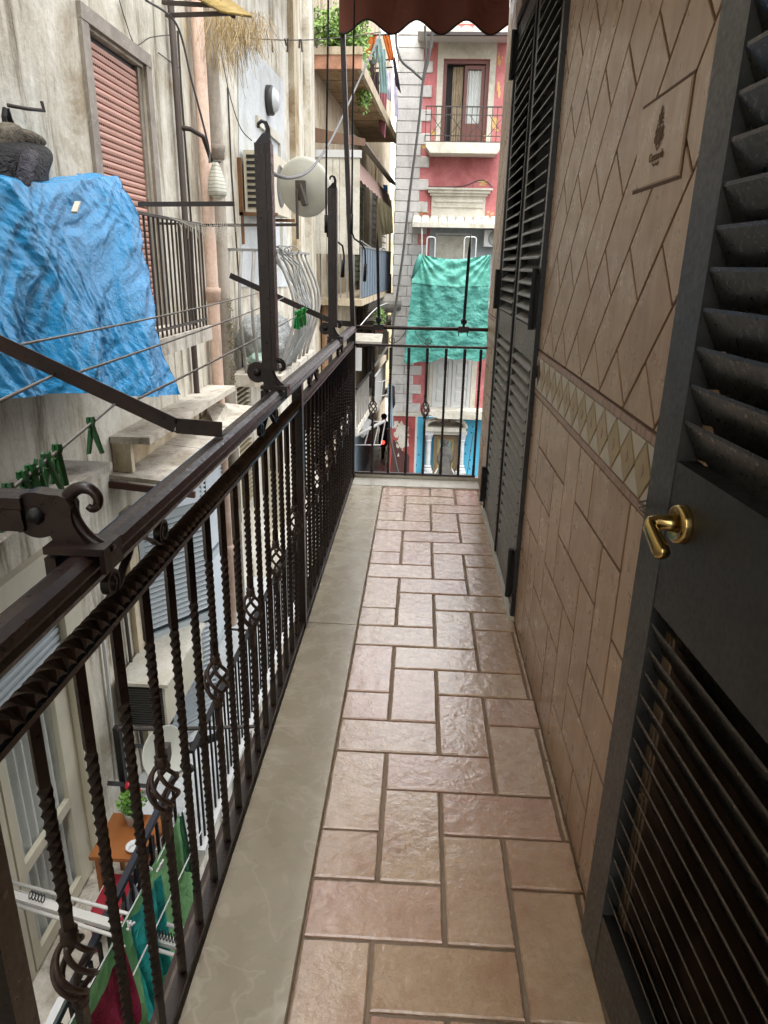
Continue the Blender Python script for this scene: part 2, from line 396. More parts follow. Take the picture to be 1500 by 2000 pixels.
# ---- our wall with its tiles
wall = thing('tiled_wall', 'wall of glossy beige and brown tiles beside the balcony floor', 'wall', (XW, 2, 0))
build('wall_core', MB().box((XW, 1.13, -.2), (.80, 2.868, 3.3)).box((XW, 4.41, -.2), (.80, 5.10, 3.3)).box((.80, 0.0, -.2), (.95, 5.10, 3.3)).box((XW, -1.2, -.2), (.80, .0, 3.3))
      .box((XW, 2.868, 2.75), (.80, 4.41, 3.3)), WGROUT, wall)
build('render_edge', MB().box((XW+.003, 5.102, -.2), (.78, 5.122, 3.3)), mat_plaster('crumbling_edge', 'b39a86', 'c8b29c', '8d7462'), wall)
q = .1688; YW = 1.4798; ZB = 1.0246; g = .0046
def wt(P, t=.0030, name='wall_tile', mat=None, ins=.0012, lab=None):
    return build(name, MB().pillow([(XW, a, b) for a, b in P], (-1, 0, 0), t+random.uniform(0, .0007), ins), mat or WTILE, wall, label=lab)
ZONES = ((1.13, 2.864), (4.414, 5.098))
for (za, zb) in ZONES:
    for r in range(0, 8):
        z1 = ZB - r*q; z0 = z1 - q
        for c in range(-4, 24):
            y0 = YW + c*q
            if (c - r) % 4 == 0:
                P = clip([(y0+g, z0+g), (y0+2*q-g, z0+g), (y0+2*q-g, z1-g), (y0+g, z1-g)], za, zb, .0, ZB-g)
                if P: wt(P)
        for c in range(-4, 24):
            y0 = YW + c*q
            if (c - r) % 4 == 3:
                P = clip([(y0+g, z0-q+g), (y0+q-g, z0-q+g), (y0+q-g, z1-g), (y0+g, z1-g)], za, zb, .0, ZB-g)
                if P: wt(P)
    # vertical pieces whose upper half starts above the first row
    for c in range(-4, 24):
        if (c + 1) % 4 == 3:
            y0 = YW + c*q; P = clip([(y0+g, ZB-q+g), (y0+q-g, ZB-q+g), (y0+q-g, ZB+q), (y0+g, ZB+q)], za, zb, .0, ZB-g)
            if P: wt(P)
# diagonal running bond above the frieze
ZT = 1.197; s_ = .229
CY0, CY1, CZ0, CZ1 = 1.462, 1.768, 1.668, 1.832      # the crest tile
def notch(P):
    """drop tiles wholly under the crest tile"""
    return all(CY0-.002 <= a <= CY1+.002 and CZ0-.002 <= b <= CZ1+.002 for a, b in P)
A0, B0 = 3.522, .036
for (za, zb) in ZONES:
    for k in range(-8, 24):
        for j in range(-24, 12):
            u0 = A0 + (k-1)*s_; v0 = B0 + (j + (.5 if k % 2 else 0))*2*s_
            cs = [(u0+g*1.4, v0+g*1.4), (u0+s_-g*1.4, v0+g*1.4), (u0+s_-g*1.4, v0+2*s_-g*1.4), (u0+g*1.4, v0+2*s_-g*1.4)]
            P = clip([((u-v)/2, (u+v)/2) for u, v in cs], za, zb, ZT+g, 2.99)
            if P and not notch(P): wt(P)
# crest tile
ct = wt([(CY0, CZ0), (CY1, CZ0), (CY1, CZ1), (CY0, CZ1)], .007, 'crest_tile', None, .003, 'plain rectangular tile with a stamped crest and lettering')
INK = simple('crest_brown_stamp', '6d5646', .7)
def stamp():
    m = MB(); X = XW - .0086; cy, cz = (CY0+CY1)/2, (CZ0+CZ1)/2 + .008
    def L(pts, w=.0022):
        m.strip([(X, cy - a, cz + b) for a, b in pts], .0012, w, (1, 0, 0))
    # shield, plumes, lion-like curls
    L([(-.016, .022), (-.018, -.005), (-.010, -.020), (0, -.027), (.010, -.020), (.018, -.005), (.016, .022), (-.016, .022)])
    for s in (-1, 1):
        L([(0, .052), (s*.006, .046), (s*.004, .040), (s*.012, .038), (s*.010, .030), (s*.017, .027)])
        L([(s*.017, .016), (s*.024, .010), (s*.021, .002), (s*.027, -.004), (s*.022, -.012)])
        L([(s*.004, .014), (s*.011, .010), (s*.006, .003), (s*.012, -.004), (s*.004, -.012), (s*.007, -.018)], .003)
        L([(s*.002, .048), (s*.001, .036), (s*.004, .028)], .003)
        L([(s*.007, .032), (s*.003, .025), (s*.009, .021)], .003)
    L([(0, .020), (-.003, .008), (.003, -.004), (0, -.016)], .003)
    L([(-.020, -.050), (-.008, -.054), (.004, -.051), (.014, -.055), (.020, -.050)], .004)
    return m
build('crest_emblem', stamp(), INK, ct)
def text3d(txt, size, loc, rot, mat, parent, name='lettering', ext=.0006, label=None, sx=1.0):
    cu = bpy.data.curves.new(name, 'FONT'); cu.body = txt; cu.size = size; cu.extrude = ext; cu.align_x = 'CENTER'; cu.align_y = 'CENTER'
    tmp = bpy.data.objects.new('t', cu); COL.objects.link(tmp); dg = bpy.context.evaluated_depsgraph_get(); dg.update()
    me = bpy.data.meshes.new_from_object(tmp.evaluated_get(dg)); bpy.data.objects.remove(tmp)
    M = Matrix.Translation(Vector(loc)-parent.matrix_world.translation) @ rot.to_4x4() @ Matrix.Diagonal((sx, 1, 1, 1)); me.transform(M)
    me.materials.clear(); me.materials.append(mat)
    o = bpy.data.objects.new(name, me); COL.objects.link(o); o.parent = parent; o.matrix_world = Matrix.Translation(parent.matrix_world.translation)
    if label: o['label'] = label
    return o
RW = Matrix(((0, 0, -1), (-1, 0, 0), (0, 1, 0)))     # text on our wall: reads towards -y, faces -x
text3d('Cerasarda', .024, (XW-.0086, (CY0+CY1)/2, (CZ0+CZ1)/2-.030), RW, INK, ct, sx=.95)
build('crest_joint', MB().box((XW-.0045, CY0-.006, CZ0-.006), (XW-.0005, CY1+.006, CZ1+.006)), WGROUT, wall)
# frieze: pinkish mosaic borders and lozenges
band = MB(); bt = MB(); lz = MB()
for (za, zb) in ZONES:
    for (b0, b1) in ((ZB+.001, ZB+.022), (ZT-.024, ZT-.002)):
        y = za
        while y < zb-.01:
            L = random.choice((.03, .042, .055)); y1 = min(zb, y+L)
            if y1-y > .012: band.pillow([(XW, y+.001, b0+.001), (XW, y1-.001, b0+.001), (XW, y1-.001, b1-.001), (XW, y+.001, b1-.001)], (-1, 0, 0), .0055, .001)
            y = y1
o = build('mosaic_border', band, MOSAIC, wall); o['kind'] = 'stuff'
PD = .1165; ZC = (ZB+ZT)/2; HH = (ZT-ZB)/2 - .026; YD = 1.425
for (za, zb) in ZONES:
    n0 = int((za-YD)/PD)-1
    for n in range(n0, n0+18 if za < 2 else n0+10):
        yc = YD + n*PD
        hw = PD*.47
        def wob(P, a=.0016):
            Q = []
            for i in range(len(P)):
                p0, p1 = P[i], P[(i+1) % len(P)]
                for k in range(5): t = k/5; Q.append((p0[0]+(p1[0]-p0[0])*t+random.uniform(-a, a), p0[1]+(p1[1]-p0[1])*t+random.uniform(-a, a)))
            return Q
        if za+hw < yc < zb-hw:
            build('lozenge_tile', MB().pillow([(XW, a, b) for a, b in wob([(yc-hw, ZC), (yc, ZC-HH), (yc+hw, ZC), (yc, ZC+HH)])], (-1, 0, 0), .006, .001), TANT, wall)
            build('lozenge_inlay', MB().pillow([(XW, a, b) for a, b in [(yc-.011, ZC), (yc, ZC-.016), (yc+.011, ZC), (yc, ZC+.016)]], (-1, 0, 0), .0072, .0015), MOSAIC, wall)
        for sg in (1, -1):
            P = [(yc+.004, ZC+sg*(HH+.001)), (yc+PD-.004, ZC+sg*(HH+.001)), (yc+PD/2, ZC+sg*.006)]
            P = clip(P, za, zb, ZC-HH-.002, ZC+HH+.002)
            if P: build('cream_triangle_tile', MB().pillow([(XW, a, b) for a, b in P], (-1, 0, 0), .0055, .001), CREAMT, wall)

# ---- shuttered doorway in our wall: two louvred leaves
def leaf(parent, y0, y1, z0, z1, xf, rail, stile=.055, pitch=.05, mid=None, slatmat=None, th=.038, flip=False, bottom=.1, top=.08, blade=.05, tilt=.62, swid=None, smat=None, xin=.02, rmat=None, up=1.0):
    """a louvred leaf standing in the y-z plane, outer face at x = xf (towards -x)"""
    sm = smat or BLACKAL
    build('stile', MB().box((xf, y0, z0), (xf+th, y0+stile, z1)), sm, parent)
    build('stile', MB().box((xf, y1-stile, z0), (xf+th, y1, z1)), sm, parent)
    zs = [(z0, z0+bottom), (z1-top, z1)] + ([mid] if mid else [])
    for a, b in zs: build('rail', MB().box((xf+.001, y0+stile+.0005, a), (xf+th, y1-stile-.0005, b)), rmat or sm, parent)
    seg = [(z0+bottom, mid[0]), (mid[1], z1-top)] if mid else [(z0+bottom, z1-top)]
    ya, yb = y0+stile+.001, y1-stile-.001
    sl = MB().prism([(xf+xin-blade*.5*math.cos(tilt)*1.0, ya, -blade*.5*math.sin(tilt)-.003), (xf+xin+blade*.5*math.cos(tilt), ya, blade*.5*math.sin(tilt)-.003),
                     (xf+xin+blade*.5*math.cos(tilt), ya, blade*.5*math.sin(tilt)+.003), (xf+xin-blade*.5*math.cos(tilt), ya, -blade*.5*math.sin(tilt)+.003)], (0, yb-ya, 0))
    base = None
    for a, b in seg:
        n = int((b-a)/(pitch*(up if a > 1 else 1))); p = (b-a)/n
        for i in range(n):
            z = a+(i+.5)*p
            if base is None:
                o = build('slat', sl, slatmat or SLATSHEEN, parent, origin=(xf, (ya+yb)/2, 0)); base = o; o.location.z += z
                base_z = z
            else:
                o = base.copy(); COL.objects.link(o); o.parent = parent; o.location.z = base.location.z + z - base_z
ds = thing('louvred_double_door', 'black frame with two closed louvred leaves set in the tiled wall', 'shutter', (XW, 3.63, 0))
build('frame', MB().box((XW-.022, 2.868, .0), (XW+.06, 2.905, 2.75)).box((XW-.022, 4.375, .0), (XW+.06, 4.41, 2.75)).box((XW-.022, 2.906, 2.71), (XW+.06, 4.374, 2.75)), BLACKAL, ds)
build('gap_strip', MB().box((XW-.020, 3.625, .02), (XW+.03, 3.655, 2.705)), DARK, ds)  # shade of the gap between the leaves, put in as a near-black strip
build('sill', MB().box((XW-.03, 2.86, -.004), (XW+.1, 4.42, .018)), MARBLE_W, ds)
build('door_glass', MB().box((XW+.10, 2.91, .02), (XW+.11, 4.37, 2.7)), DARK, ds)
leaf(ds, 2.91, 3.62, .022, 2.70, XW-.012, None, smat=SHEENAL, stile=.06, mid=(1.135, 1.268), pitch=.052, th=.035, bottom=.12, xin=.014)
leaf(ds, 3.66, 4.37, .022, 2.70, XW-.012, None, smat=SHEENAL, stile=.06, mid=(1.135, 1.268), pitch=.052, th=.035, bottom=.12, xin=.014)
for y, z0, z1 in ((2.905, .10, .33), (2.905, 1.27, 1.5), (4.36, .07, .30), (4.36, 1.27, 1.49), (4.36, 2.45, 2.68), (2.905, 2.4, 2.62)):
    build('hinge', MB().tube([(XW-.036, y, z0), (XW-.036, y, z1)], .013, 10).box((XW-.03, y-.018, z0+.02), (XW-.0125, y+.018, z1-.02)), DARK, ds, smooth=False)

# ---- the open shutter leaf next to the camera
TH = R_(4.0)
LEAFST = mat_iron('worn_grey_stile', '2c2d2c', '434443', .4)
op = thing('open_shutter_leaf', 'open dark louvred shutter leaf with a brass handle folded against the wall', 'shutter', (0, 0, 0))
leaf(op, -.72, 0.0, .03, 2.6, 0.0, None, stile=.095, mid=(.93, 1.20), pitch=.0485, th=.04, blade=.086, tilt=-1.10, bottom=.16, top=.1, xin=.022, slatmat=LEAFSLAT, smat=LEAFST, rmat=LEAFRAIL, up=1.2)
# brass handle: round rose, neck, lever pointing down and out
hz, hy = 1.110, -.158; KS = 1.22
rose = build('rose', MB().lathe([(a*KS, b*KS) for a, b in [(.0, -.006), (.017, -.006), (.021, -.013), (.025, -.012), (.027, -.006), (.027, 0)]], (0, hy, hz), (1, 0, 0), 32), BRASS, op, smooth=True)
build('lever', MB().tube([(a*KS, hy+b*KS, hz+c*KS) for a, b, c in [(-.004, 0, 0), (-.018, .001, .001), (-.032, .006, .001), (-.040, .008, -.001), (-.043, .003, -.005), (-.042, -.014, -.013), (-.041, -.034, -.022), (-.041, -.044, -.026), (-.041, -.048, -.028)]],
      [r*KS for r in [.0125, .011, .010, .0095, .0098, .0105, .0115, .010, .003]], 18), BRASS, op, smooth=True)
op.matrix_world = Matrix.Translation(Vector((.430, 1.262, 0))) @ Matrix.Rotation(TH, 4, 'Z')
single('tie_wire', MB().tube([(.395, 1.14, 1.112), (.40, 1.20, 1.108), (.41, 1.245, 1.10), (.44, 1.30, 1.085), (.468, 1.345, 1.075), (.455, 1.33, 1.068), (.43, 1.27, 1.085), (.40, 1.21, 1.1), (.397, 1.15, 1.108)], .0016, 6),
       simple('tie_wire_steel', '6a5f55', .4, .8), 'thin twisted wire tying the brass door handle to the wall', 'wire', smooth=True)
# brown door casing at the right edge
single('door_casing', MB().box((.50, -.15, -.01), (.56, .36, 2.9)), simple('brown_door_casing', '4a3428', .5), 'brown door casing at the near right behind the open shutter', 'door frame')
# inner dark room wall behind the leaf
# ---- side railing
XR = -.468
rail = thing('side_railing', 'dark brown wrought iron railing with twisted bars along the balcony', 'railing', (XR, 2.8, 0))
prof = [(-.026, 1.066), (.026, 1.066), (.028, 1.074), (.024, 1.082), (.026, 1.088), (.020, 1.098), (.008, 1.1045), (-.008, 1.1045), (-.020, 1.098), (-.026, 1.088), (-.024, 1.082), (-.028, 1.074)]
build('handrail', MB().prism([(XR+a, -.6, b) for a, b in prof][::-1], (0, 5.66, 0)), IRON, rail)
rope = MB(); 
rope.twist((XR, .61, .985), (XR, 2.70, .985), .025, 2.04/.105, int(2.04/.105*14)); build('twisted_rail', rope, IRON_DUSTY, rail)
build('twisted_rail', MB().twist((XR, -.5, .985), (XR, .56, .985), .025, 1.1/.105, 150), IRON_DUSTY, rail)
build('smooth_rail', MB().box((XR-.012, 2.745, .976), (XR+.012, 5.01, .997)), IRON_DUSTY, rail)
build('lower_flat_bar', MB().box((XR-.010, -.5, .958), (XR+.010, 5.01, .968)), IRON, rail)
build('bottom_rail', MB().box((XR-.014, -.5, .018), (XR+.014, 5.01, .032)), IRON, rail)
for y in (.585, 2.722, 5.03): build('post', MB().box((XR-.02, y-.02, -.01), (XR+.02, y+.02, 1.066)), IRON, rail)
TW = MB().twist((0, 0, .032), (0, 0, .958), .0145, 8.5, 150, .10, .84, math.pi/4)
def basket(c, r=.029, h=.105, wires=5):
    m = MB(); c = Vector(c)
    for k in range(wires):
        pts = []
        for i in range(19):
            t = i/18; z = (t-.5)*h; rr = .006+(r-.006)*math.sin(math.pi*t)**.7; a = 2*math.pi*k/wires-t*math.pi*.95
            pts.append(c+Vector((math.cos(a)*rr, math.sin(a)*rr, z)))
        m.tube(pts, .0046, 8)
    for sg in (-1, 1): m.lathe([(.0, sg*(h/2-.006)), (.012, sg*(h/2-.004)), (.0135, sg*(h/2+.008)), (.011, sg*(h/2+.012)), (.013, sg*(h/2+.020)), (.0, sg*(h/2+.024))] if sg > 0 else
                            [(.0, -h/2-.024), (.013, -h/2-.020), (.011, -h/2-.012), (.0135, -h/2-.008), (.012, -h/2+.004), (.0, -h/2+.006)], c, (0, 0, 1), 10)
    return m
BK = MB().twist((0, 0, .032), (0, 0, .450), .0145, 3.6, 70, .12, .9, math.pi/4).twist((0, 0, .605), (0, 0, .958), .0145, 3.0, 60, .08, .7, math.pi/4)
bt1 = build('baluster', TW, IRON, rail, origin=(0, 0, 0), auto=50); bb1 = build('baluster', BK, IRON, rail, origin=(0, 0, 0), auto=50)
bk1 = build('basket', basket((0, 0, .528)), IRON_DUSTY, bb1, origin=(0, 0, 0), smooth=True)
me_t, me_b, me_k = bt1.data, bb1.data, bk1.data
for o in (bk1, bb1, bt1): bpy.data.objects.remove(o)
def put_baluster(parent, x, y, bask, s=1.0):
    o = bpy.data.objects.new('baluster', me_b if bask else me_t); COL.objects.link(o); o.parent = parent
    o.location = Vector((x, y, 0))-parent.matrix_world.translation
    if bask:
        b = bpy.data.objects.new('basket', me_k); COL.objects.link(b); b.parent = o
yb = [.72+.125*k-(.005 if k % 2 else 0) for k in range(-3, 16) if abs(.72+.125*k-.63) > .04 and .72+.125*k < 2.66]
for k in range(-3, 16):
    y = .725+.1247*k
    if abs(y-.585) < .035 or y > 2.68: continue
    put_baluster(rail, XR, y, k % 3 == 0)
for k in range(18):
    y = 2.722+.1215*(k+1)
    if y > 4.98: break
    put_baluster(rail, XR, y, k % 3 == 0)
def ornament(c, along, half, h0, h1, r=.024):
    """two scrolls joined by a rising stem, between two rails"""
    m = MB(); c = Vector(c); al = Vector(along); wd = Vector((0, 0, 1)).cross(al)
    for s in (-1, 1):
        pts = []
        for i in range(22):
            t = i/21; a = -math.pi*.5 + t*math.pi*2.9 ; rr = r*(1-.62*t)
            # spiral starting at its lowest point
            pts.append(c + al*s*(half - rr*math.cos(a)*1.0) + Vector((0, 0, h0+r+rr*math.sin(a))))
        pts = pts[::-1]
        e = pts[-1]
        pts += [c + al*s*(half-.030) + Vector((0, 0, h0+.012)), c + al*s*(half-.055) + Vector((0, 0, h0+.030)), c + al*s*(half-.080) + Vector((0, 0, h0+(h1-h0)*.62)),
                c + al*s*(half-.10 if half > .11 else .012) + Vector((0, 0, h1-.004))]
        m.strip(pts, .013, .0045, wd)
    return m
for y in (1.09, 2.17, 3.14, 4.22, .1): build('scroll_ornament', ornament((XR, y, 0), (0, 1, 0), .115, .998, 1.066, .026), IRON, rail, auto=40)

# ---- end railing
er = thing('end_railing', 'low iron railing across the far end of the balcony under the green tarpaulin view', 'railing', (0, 5.03, 0))
build('top_tube', MB().tube([(-.45, 5.03, 1.09), (XW-.002, 5.03, 1.093)], .0125, 12), IRON_DUSTY, er, smooth=True)
build('upper_rail', MB().box((-.447, 5.018, .962), (XW-.002, 5.042, .978)), IRON_DUSTY, er)
build('bottom_rail', MB().box((-.447, 5.018, .034), (XW-.03, 5.042, .048)), IRON, er)
for x, b in ((-.32, 1), (-.20, 0), (-.072, 0), (.057, 1), (.188, 0), (.318, 0), (.43, 0)): put_baluster(er, x, 5.03, b)
build('scroll_ornament', ornament((-.066, 5.03, 0), (1, 0, 0), .13, .98, 1.078, .025), IRON, er, auto=40)

# ---- folding drying arms clamped to the side rail (bracket with scroll, arm, hook)
def bracket(parent, y):
    m = MB(); X = -.53
    def c(pts): return [(a, y-.014, b) for a, b in pts]
    # cast plate: round boss outside, neck sweeping down to the shoe, scroll rising inwards
    out = []
    for i in range(25):
        a = math.pi*.42 + i/24*math.pi*1.18; out.append((X+.034*math.cos(a), 1.158+.034*math.sin(a)))
    body = out + [(-.513, 1.128), (-.509, 1.118), (-.512, 1.108), (-.512, 1.100), (-.436, 1.100), (-.443, 1.104), (-.452, 1.109), (-.460, 1.116), (-.467, 1.124), (-.473, 1.133), (-.478, 1.144), (-.480, 1.158), (-.478, 1.172), (-.484, 1.184), (-.494, 1.189), (-.507, 1.189)]
    m.prism(c(body), (0, .028, 0))
    def smooth(P, n=6):
        out = []
        for i in range(len(P)-1):
            p0, p1, p2, p3 = [Vector((*P[max(0, min(len(P)-1, i+j))], 0)) for j in (-1, 0, 1, 2)]
            for kk in range(n): t = kk/n; v = .5*((2*p1)+(p2-p0)*t+(2*p0-5*p1+4*p2-p3)*t*t+(3*p1-p0-3*p2+p3)*t**3); out.append((v.x, v.y))
        return out+[P[-1]]
    sc = smooth([(-.492, 1.176), (-.480, 1.190), (-.466, 1.197), (-.452, 1.194), (-.444, 1.183), (-.446, 1.171), (-.454, 1.166), (-.460, 1.170)]); ns = len(sc)
    m2 = MB(); m2.tube([(a, y, b) for a, b in sc], [.0105-.0055*i/(ns-1) for i in range(ns)], 12)
    sw_ = smooth([(-.486, 1.178), (-.480, 1.150), (-.466, 1.126), (-.446, 1.110), (-.430, 1.104)]); m2.tube([(a, y, b) for a, b in sw_], .0082, 12)
    build('cast_bracket', m, IRON, parent, auto=35); build('scroll', m2, IRON, parent, smooth=True)
    build('bolt', MB().lathe([(.0, -.024), (.010, -.022), (.013, -.016), (.013, -.010)], (X, y, 1.158), (0, 1, 0), 14).lathe([(.013, .010), (.013, .018), (.0, .022)], (X, y, 1.158), (0, 1, 0), 14), DARK, parent, smooth=True)
    build('clamp', MB().box((-.518, y-.03, 1.062), (-.502, y+.03, 1.100)).box((-.518, y-.03, 1.1055), (-.430, y+.03, 1.1165)).box((-.438, y-.03, 1.078), (-.430, y+.03, 1.1055)), IRON, parent)
def hook_cap(m, base, up, side, w=.045, L=.075):
    base, up, side = Vector(base), Vector(up), Vector(side); n = up.cross(side)
    P = [base+side*w/2, base+side*w*.42+up*.012, base+side*w*.40+up*.03, base-side*w*.02+up*.026, base-side*w/2+up*.0]
    m.prism([p-n*.012 for p in P], n*.024)
    pts = [base+side*.012+up*.018, base+side*.014+up*.040, base+side*.008+up*.056, base-side*.004+up*.060, base-side*.014+up*.053, base-side*.014+up*.042]
    m.tube(pts, [.009, .007, .006, .0055, .005, .0045], 8)
for y, zt, lab in ((2.33, 1.835, 'upright folded drying arm with hook on the side rail, tall one in the foreground'), (4.05, 1.875, 'upright folded drying arm on the side rail near the far corner')):
    t = thing('drying_arm', lab, 'clothes arm', (-.49, y, 1.1), 'folding drying arms on the side rail'); bracket(t, y)
    a = MB()
    for i in range(3):  # ribbed square tube
        a.box((-.512+i*.0165, y-.022-.002*(i == 1), 1.166), (-.4965+i*.0165+.0006, y+.022+.002*(i == 1), zt))
    build('arm', a, IRON, t)
    hm = MB(); hook_cap(hm, (-.4875, y, zt), (0, 0, 1), (1, 0, 0), .048); build('hook', hm, DARK if y > 3 else simple('grey_hook_casting', '44444a', .5), t, auto=40)
t = thing('drying_arm', 'lowered drying arm reaching out over the street from the nearest bracket', 'clothes arm', (-.49, .92, 1.1), 'folding drying arms on the side rail'); bracket(t, .92)
a = MB()
for i in range(3): a.box((-1.35, .898-.002*(i == 1), 1.136+i*.0165), (-.545, .942+.002*(i == 1), 1.152+i*.0165))
build('arm', a, IRON, t)
hm = MB(); hook_cap(hm, (-1.35, .92, 1.16), (-1, 0, 0), (0, 0, 1), .048); build('hook', hm, DARK, t)

# ---- angle iron clothes rack and its lines
def angle_arm(y, lab):
    P = [(-.455, y, 1.112), (-.565, y, 1.118), (-1.25, y, 1.43 if y < 3 else 1.40)]
    m = MB()
    for a, b in zip(P[:-1], P[1:]):
        m.bar(a, b, .034, .0035); A, B = Vector(a), Vector(b); m.bar(A+Vector((0, -.0185, .016)), B+Vector((0, -.0185, .016)), .0035, .036)
    return single('clothes_rack_arm', m, IRON, lab, 'clothes arm', 'angle iron clothes rack arms')
angle_arm(1.62, 'angle iron rack arm rising outward over the blue tarpaulin'); angle_arm(4.80, 'angle iron rack arm rising outward beside the far corner')
LN = []
def clothesline(p, q, lab, r=.0032, sag=.01):
    pts = [Vector(p).lerp(Vector(q), i/12) + Vector((0, 0, -sag*4*(i/12)*(1-i/12))) for i in range(13)]
    single('clothesline', MB().tube(pts, r, 6), ROPE, lab, 'clothesline', 'clotheslines outside our railing', smooth=True)
    return pts
clothesline((-.918, 1.62, 1.31), (-1.0, 4.8, 1.33), 'topmost grey clothesline crossing the blue tarpaulin')
clothesline((-.790, 1.62, 1.25), (-.90, 4.8, 1.285), 'second grey clothesline from the top crossing the blue tarpaulin')
L3 = clothesline((-.655, 1.62, 1.192), (-.745, 4.8, 1.215), 'clothesline carrying the bright green peg cluster by the far corner')
clothesline((-.846, 1.60, 1.242), (-.600, .93, 1.30), 'short clothesline running down from the angle arm at the left edge', sag=0)
L5 = clothesline((-.706, 1.60, 1.18), (-.590, .93, 1.175), 'short clothesline carrying the dark green clothes pegs', sag=.0)
# pegs
def peg_mesh(op_=.16, L=.074):
    m = MB()
    for s in (-1, 1):
        # leg in the x-z plane; jaw at top, handles spread below
        P = [(s*.0015, .012), (s*.006, .013), (s*.0075, .004), (s*.0045, -.004), (s*.010, -.030), (s*(.012+L*op_*.32), -L*.80), (s*(.007+L*op_*.30), -L*.80), (s*.0015, -.026)]
        m.prism([(a, -.0055, b) for a, b in P], (0, .011, 0))
    m.tube([(-.004, -.007, -.012), (.004, -.007, -.012)], .002, 6); m.tube([(-.004, .007, -.012), (.004, .007, -.012)], .002, 6)
    return m
PB = build('clothes_peg', peg_mesh(), PEG); pm = PB.data; bpy.data.objects.remove(PB)
PB = build('clothes_peg', peg_mesh(.02, .06), PEGL); pm2 = PB.data; bpy.data.objects.remove(PB)
labs = ['lone dark green peg on the clothesline, apart from the peg cluster', 'dark green peg furthest right in the near cluster', 'dark green peg second from the right in the near cluster',
        'dark green peg in the middle of the near cluster', 'dark green peg left of the middle in the near cluster', 'dark green peg tilted at the left of the near cluster', 'bluish green peg at the left edge of the photo']
def on_line(Lp, px):
    best = min(((abs((750+1375.6*((RC.transposed() @ (Lp[0].lerp(Lp[-1], t/400)-CAM)).x/-(RC.transposed() @ (Lp[0].lerp(Lp[-1], t/400)-CAM)).z)) - px), t/400) for t in range(401)))
    return Lp[0].lerp(Lp[-1], best[1])
for px, lb, sc in zip((178, 112, 92, 76, 62, 46, 16), labs, (1.25, 1.2, 1.25, 1.2, 1.2, 1.25, 1.2)):
    o = bpy.data.objects.new('clothes_peg', pm); COL.objects.link(o); o.location = on_line(L5, px); o.rotation_euler = (random.uniform(-.2, .2), random.uniform(-.12, .12), random.uniform(-.35, .35)); o.scale = (sc*.85,)*3
    tag(o, lb, 'clothes peg', 'dark green pegs on the near clothesline')
for i, px in enumerate((580, 583, 586, 589, 592, 595)):
    o = bpy.data.objects.new('clothes_peg', pm2); COL.objects.link(o); o.location = on_line(L3, px); o.rotation_euler = (random.uniform(-.1, .1), random.uniform(-.18, .18), random.uniform(-1, 1)); o.scale = (1.7,)*3
    tag(o, 'bright green peg in the tight cluster on the far clothesline', 'clothes peg', 'bright green pegs by the far corner')

# ---- spears on the end rail, posts, awning, cranks
for x, lab in ((-.287, 'black pointed folded arm clamped at the left of the end rail'), (.298, 'black pointed folded arm clamped at the right of the end rail')):
    t = thing('pointed_arm', lab, 'clothes arm', (x, 5.03, 1.09), 'pointed arms clamped on the end rail')
    dx = -.02 if x < 0 else .012
    build('blade', MB().twist((x, 5.01, 1.16), (x+dx*.8, 5.01, 1.60), .019, 0, 1).add([(x+dx*.8-.0095, 5.0, 1.60), (x+dx*.8+.0095, 5.0, 1.60), (x+dx*.8+.0095, 5.02, 1.60), (x+dx*.8-.0095, 5.02, 1.60), (x+dx, 5.01, 1.715)], [(0, 1, 4), (1, 2, 4), (2, 3, 4), (3, 0, 4)]), DARK, t)
    build('clamp', MB().box((x-.036, 5.00, 1.072), (x+.036, 5.05, 1.112)).tube([(x-.03, 5.03, 1.072), (x-.03, 5.03, 1.045)], .003, 6).tube([(x+.03, 5.03, 1.072), (x+.03, 5.03, 1.045)], .003, 6), IRON, t)
    build('pivot', MB().lathe([(0, -.022), (.016, -.02), (.022, -.008), (.022, .008), (.016, .02), (0, .022)], (x, 5.01, 1.145), (0, 1, 0), 14).box((x-.008, 5.0, 1.112), (x+.008, 5.02, 1.14)), DARK, t, smooth=False)
single('awning_post', MB().bar((-.462, 4.98, 1.10), (-.540, 4.98, 2.95), .045, .03), IRON, 'thin brown post from the railing corner up to the awning', 'post')
aw = thing('awning', 'brown canvas awning with a scalloped black piped edge at the far end', 'awning', (0, 4.9, 3.0))
xs0, xs1 = -.55, .455
def aw_bottom(x): return 2.838 + .034*math.cos((x+.233)/.292*2*math.pi+math.pi) 
def awf(u, v):
    x = xs0+(xs1-xs0)*u; zb = aw_bottom(x); z = zb+(3.16-zb)*v
    return (x, 4.9+.012*math.sin(x*21)*(1-v)+.03*v, z)
am = MB(); am.grid(awf, 64, 8); am.grid(lambda u, v: tuple(Vector(awf(1-u, v))+Vector((0, .004, 0))), 64, 8)
build('valance', am, AWN, aw, smooth=True)
build('piping', MB().tube([Vector(awf(i/64, 0))+Vector((0, .002, -.001)) for i in range(65)], .005, 6), AWNPIPE, aw, smooth=True)
build('roller', MB().tube([(-.56, 4.99, 3.15), (.46, 4.99, 3.15)], .05, 12), AWN, aw, smooth=True)
def crank(pts, g0, g1, lab, X=None):
    t = thing('awning_crank', lab, 'awning crank', pts[0], 'awning crank rods')
    build('rod', MB().tube(pts, .0055, 8), DARK, t, smooth=True)
    build('grip', MB().tube(g0, .0105, 8), RUBBER, t, smooth=True); build('grip', MB().tube(g1, .0105, 8), RUBBER, t, smooth=True)
F_ = lambda px, py: ony(px, py, 4.62)
crank([F_(692, 0), F_(689, 200), F_(687, 420), F_(687, 452), F_(692, 466), F_(706, 476), F_(713, 488), F_(714, 520), F_(713, 548)], [F_(687, 418), F_(686, 458)], [F_(714, 515), F_(712, 550)], 'black crank rod hanging right of the awning post')
F_ = lambda px, py: ony(px, py, 4.3)
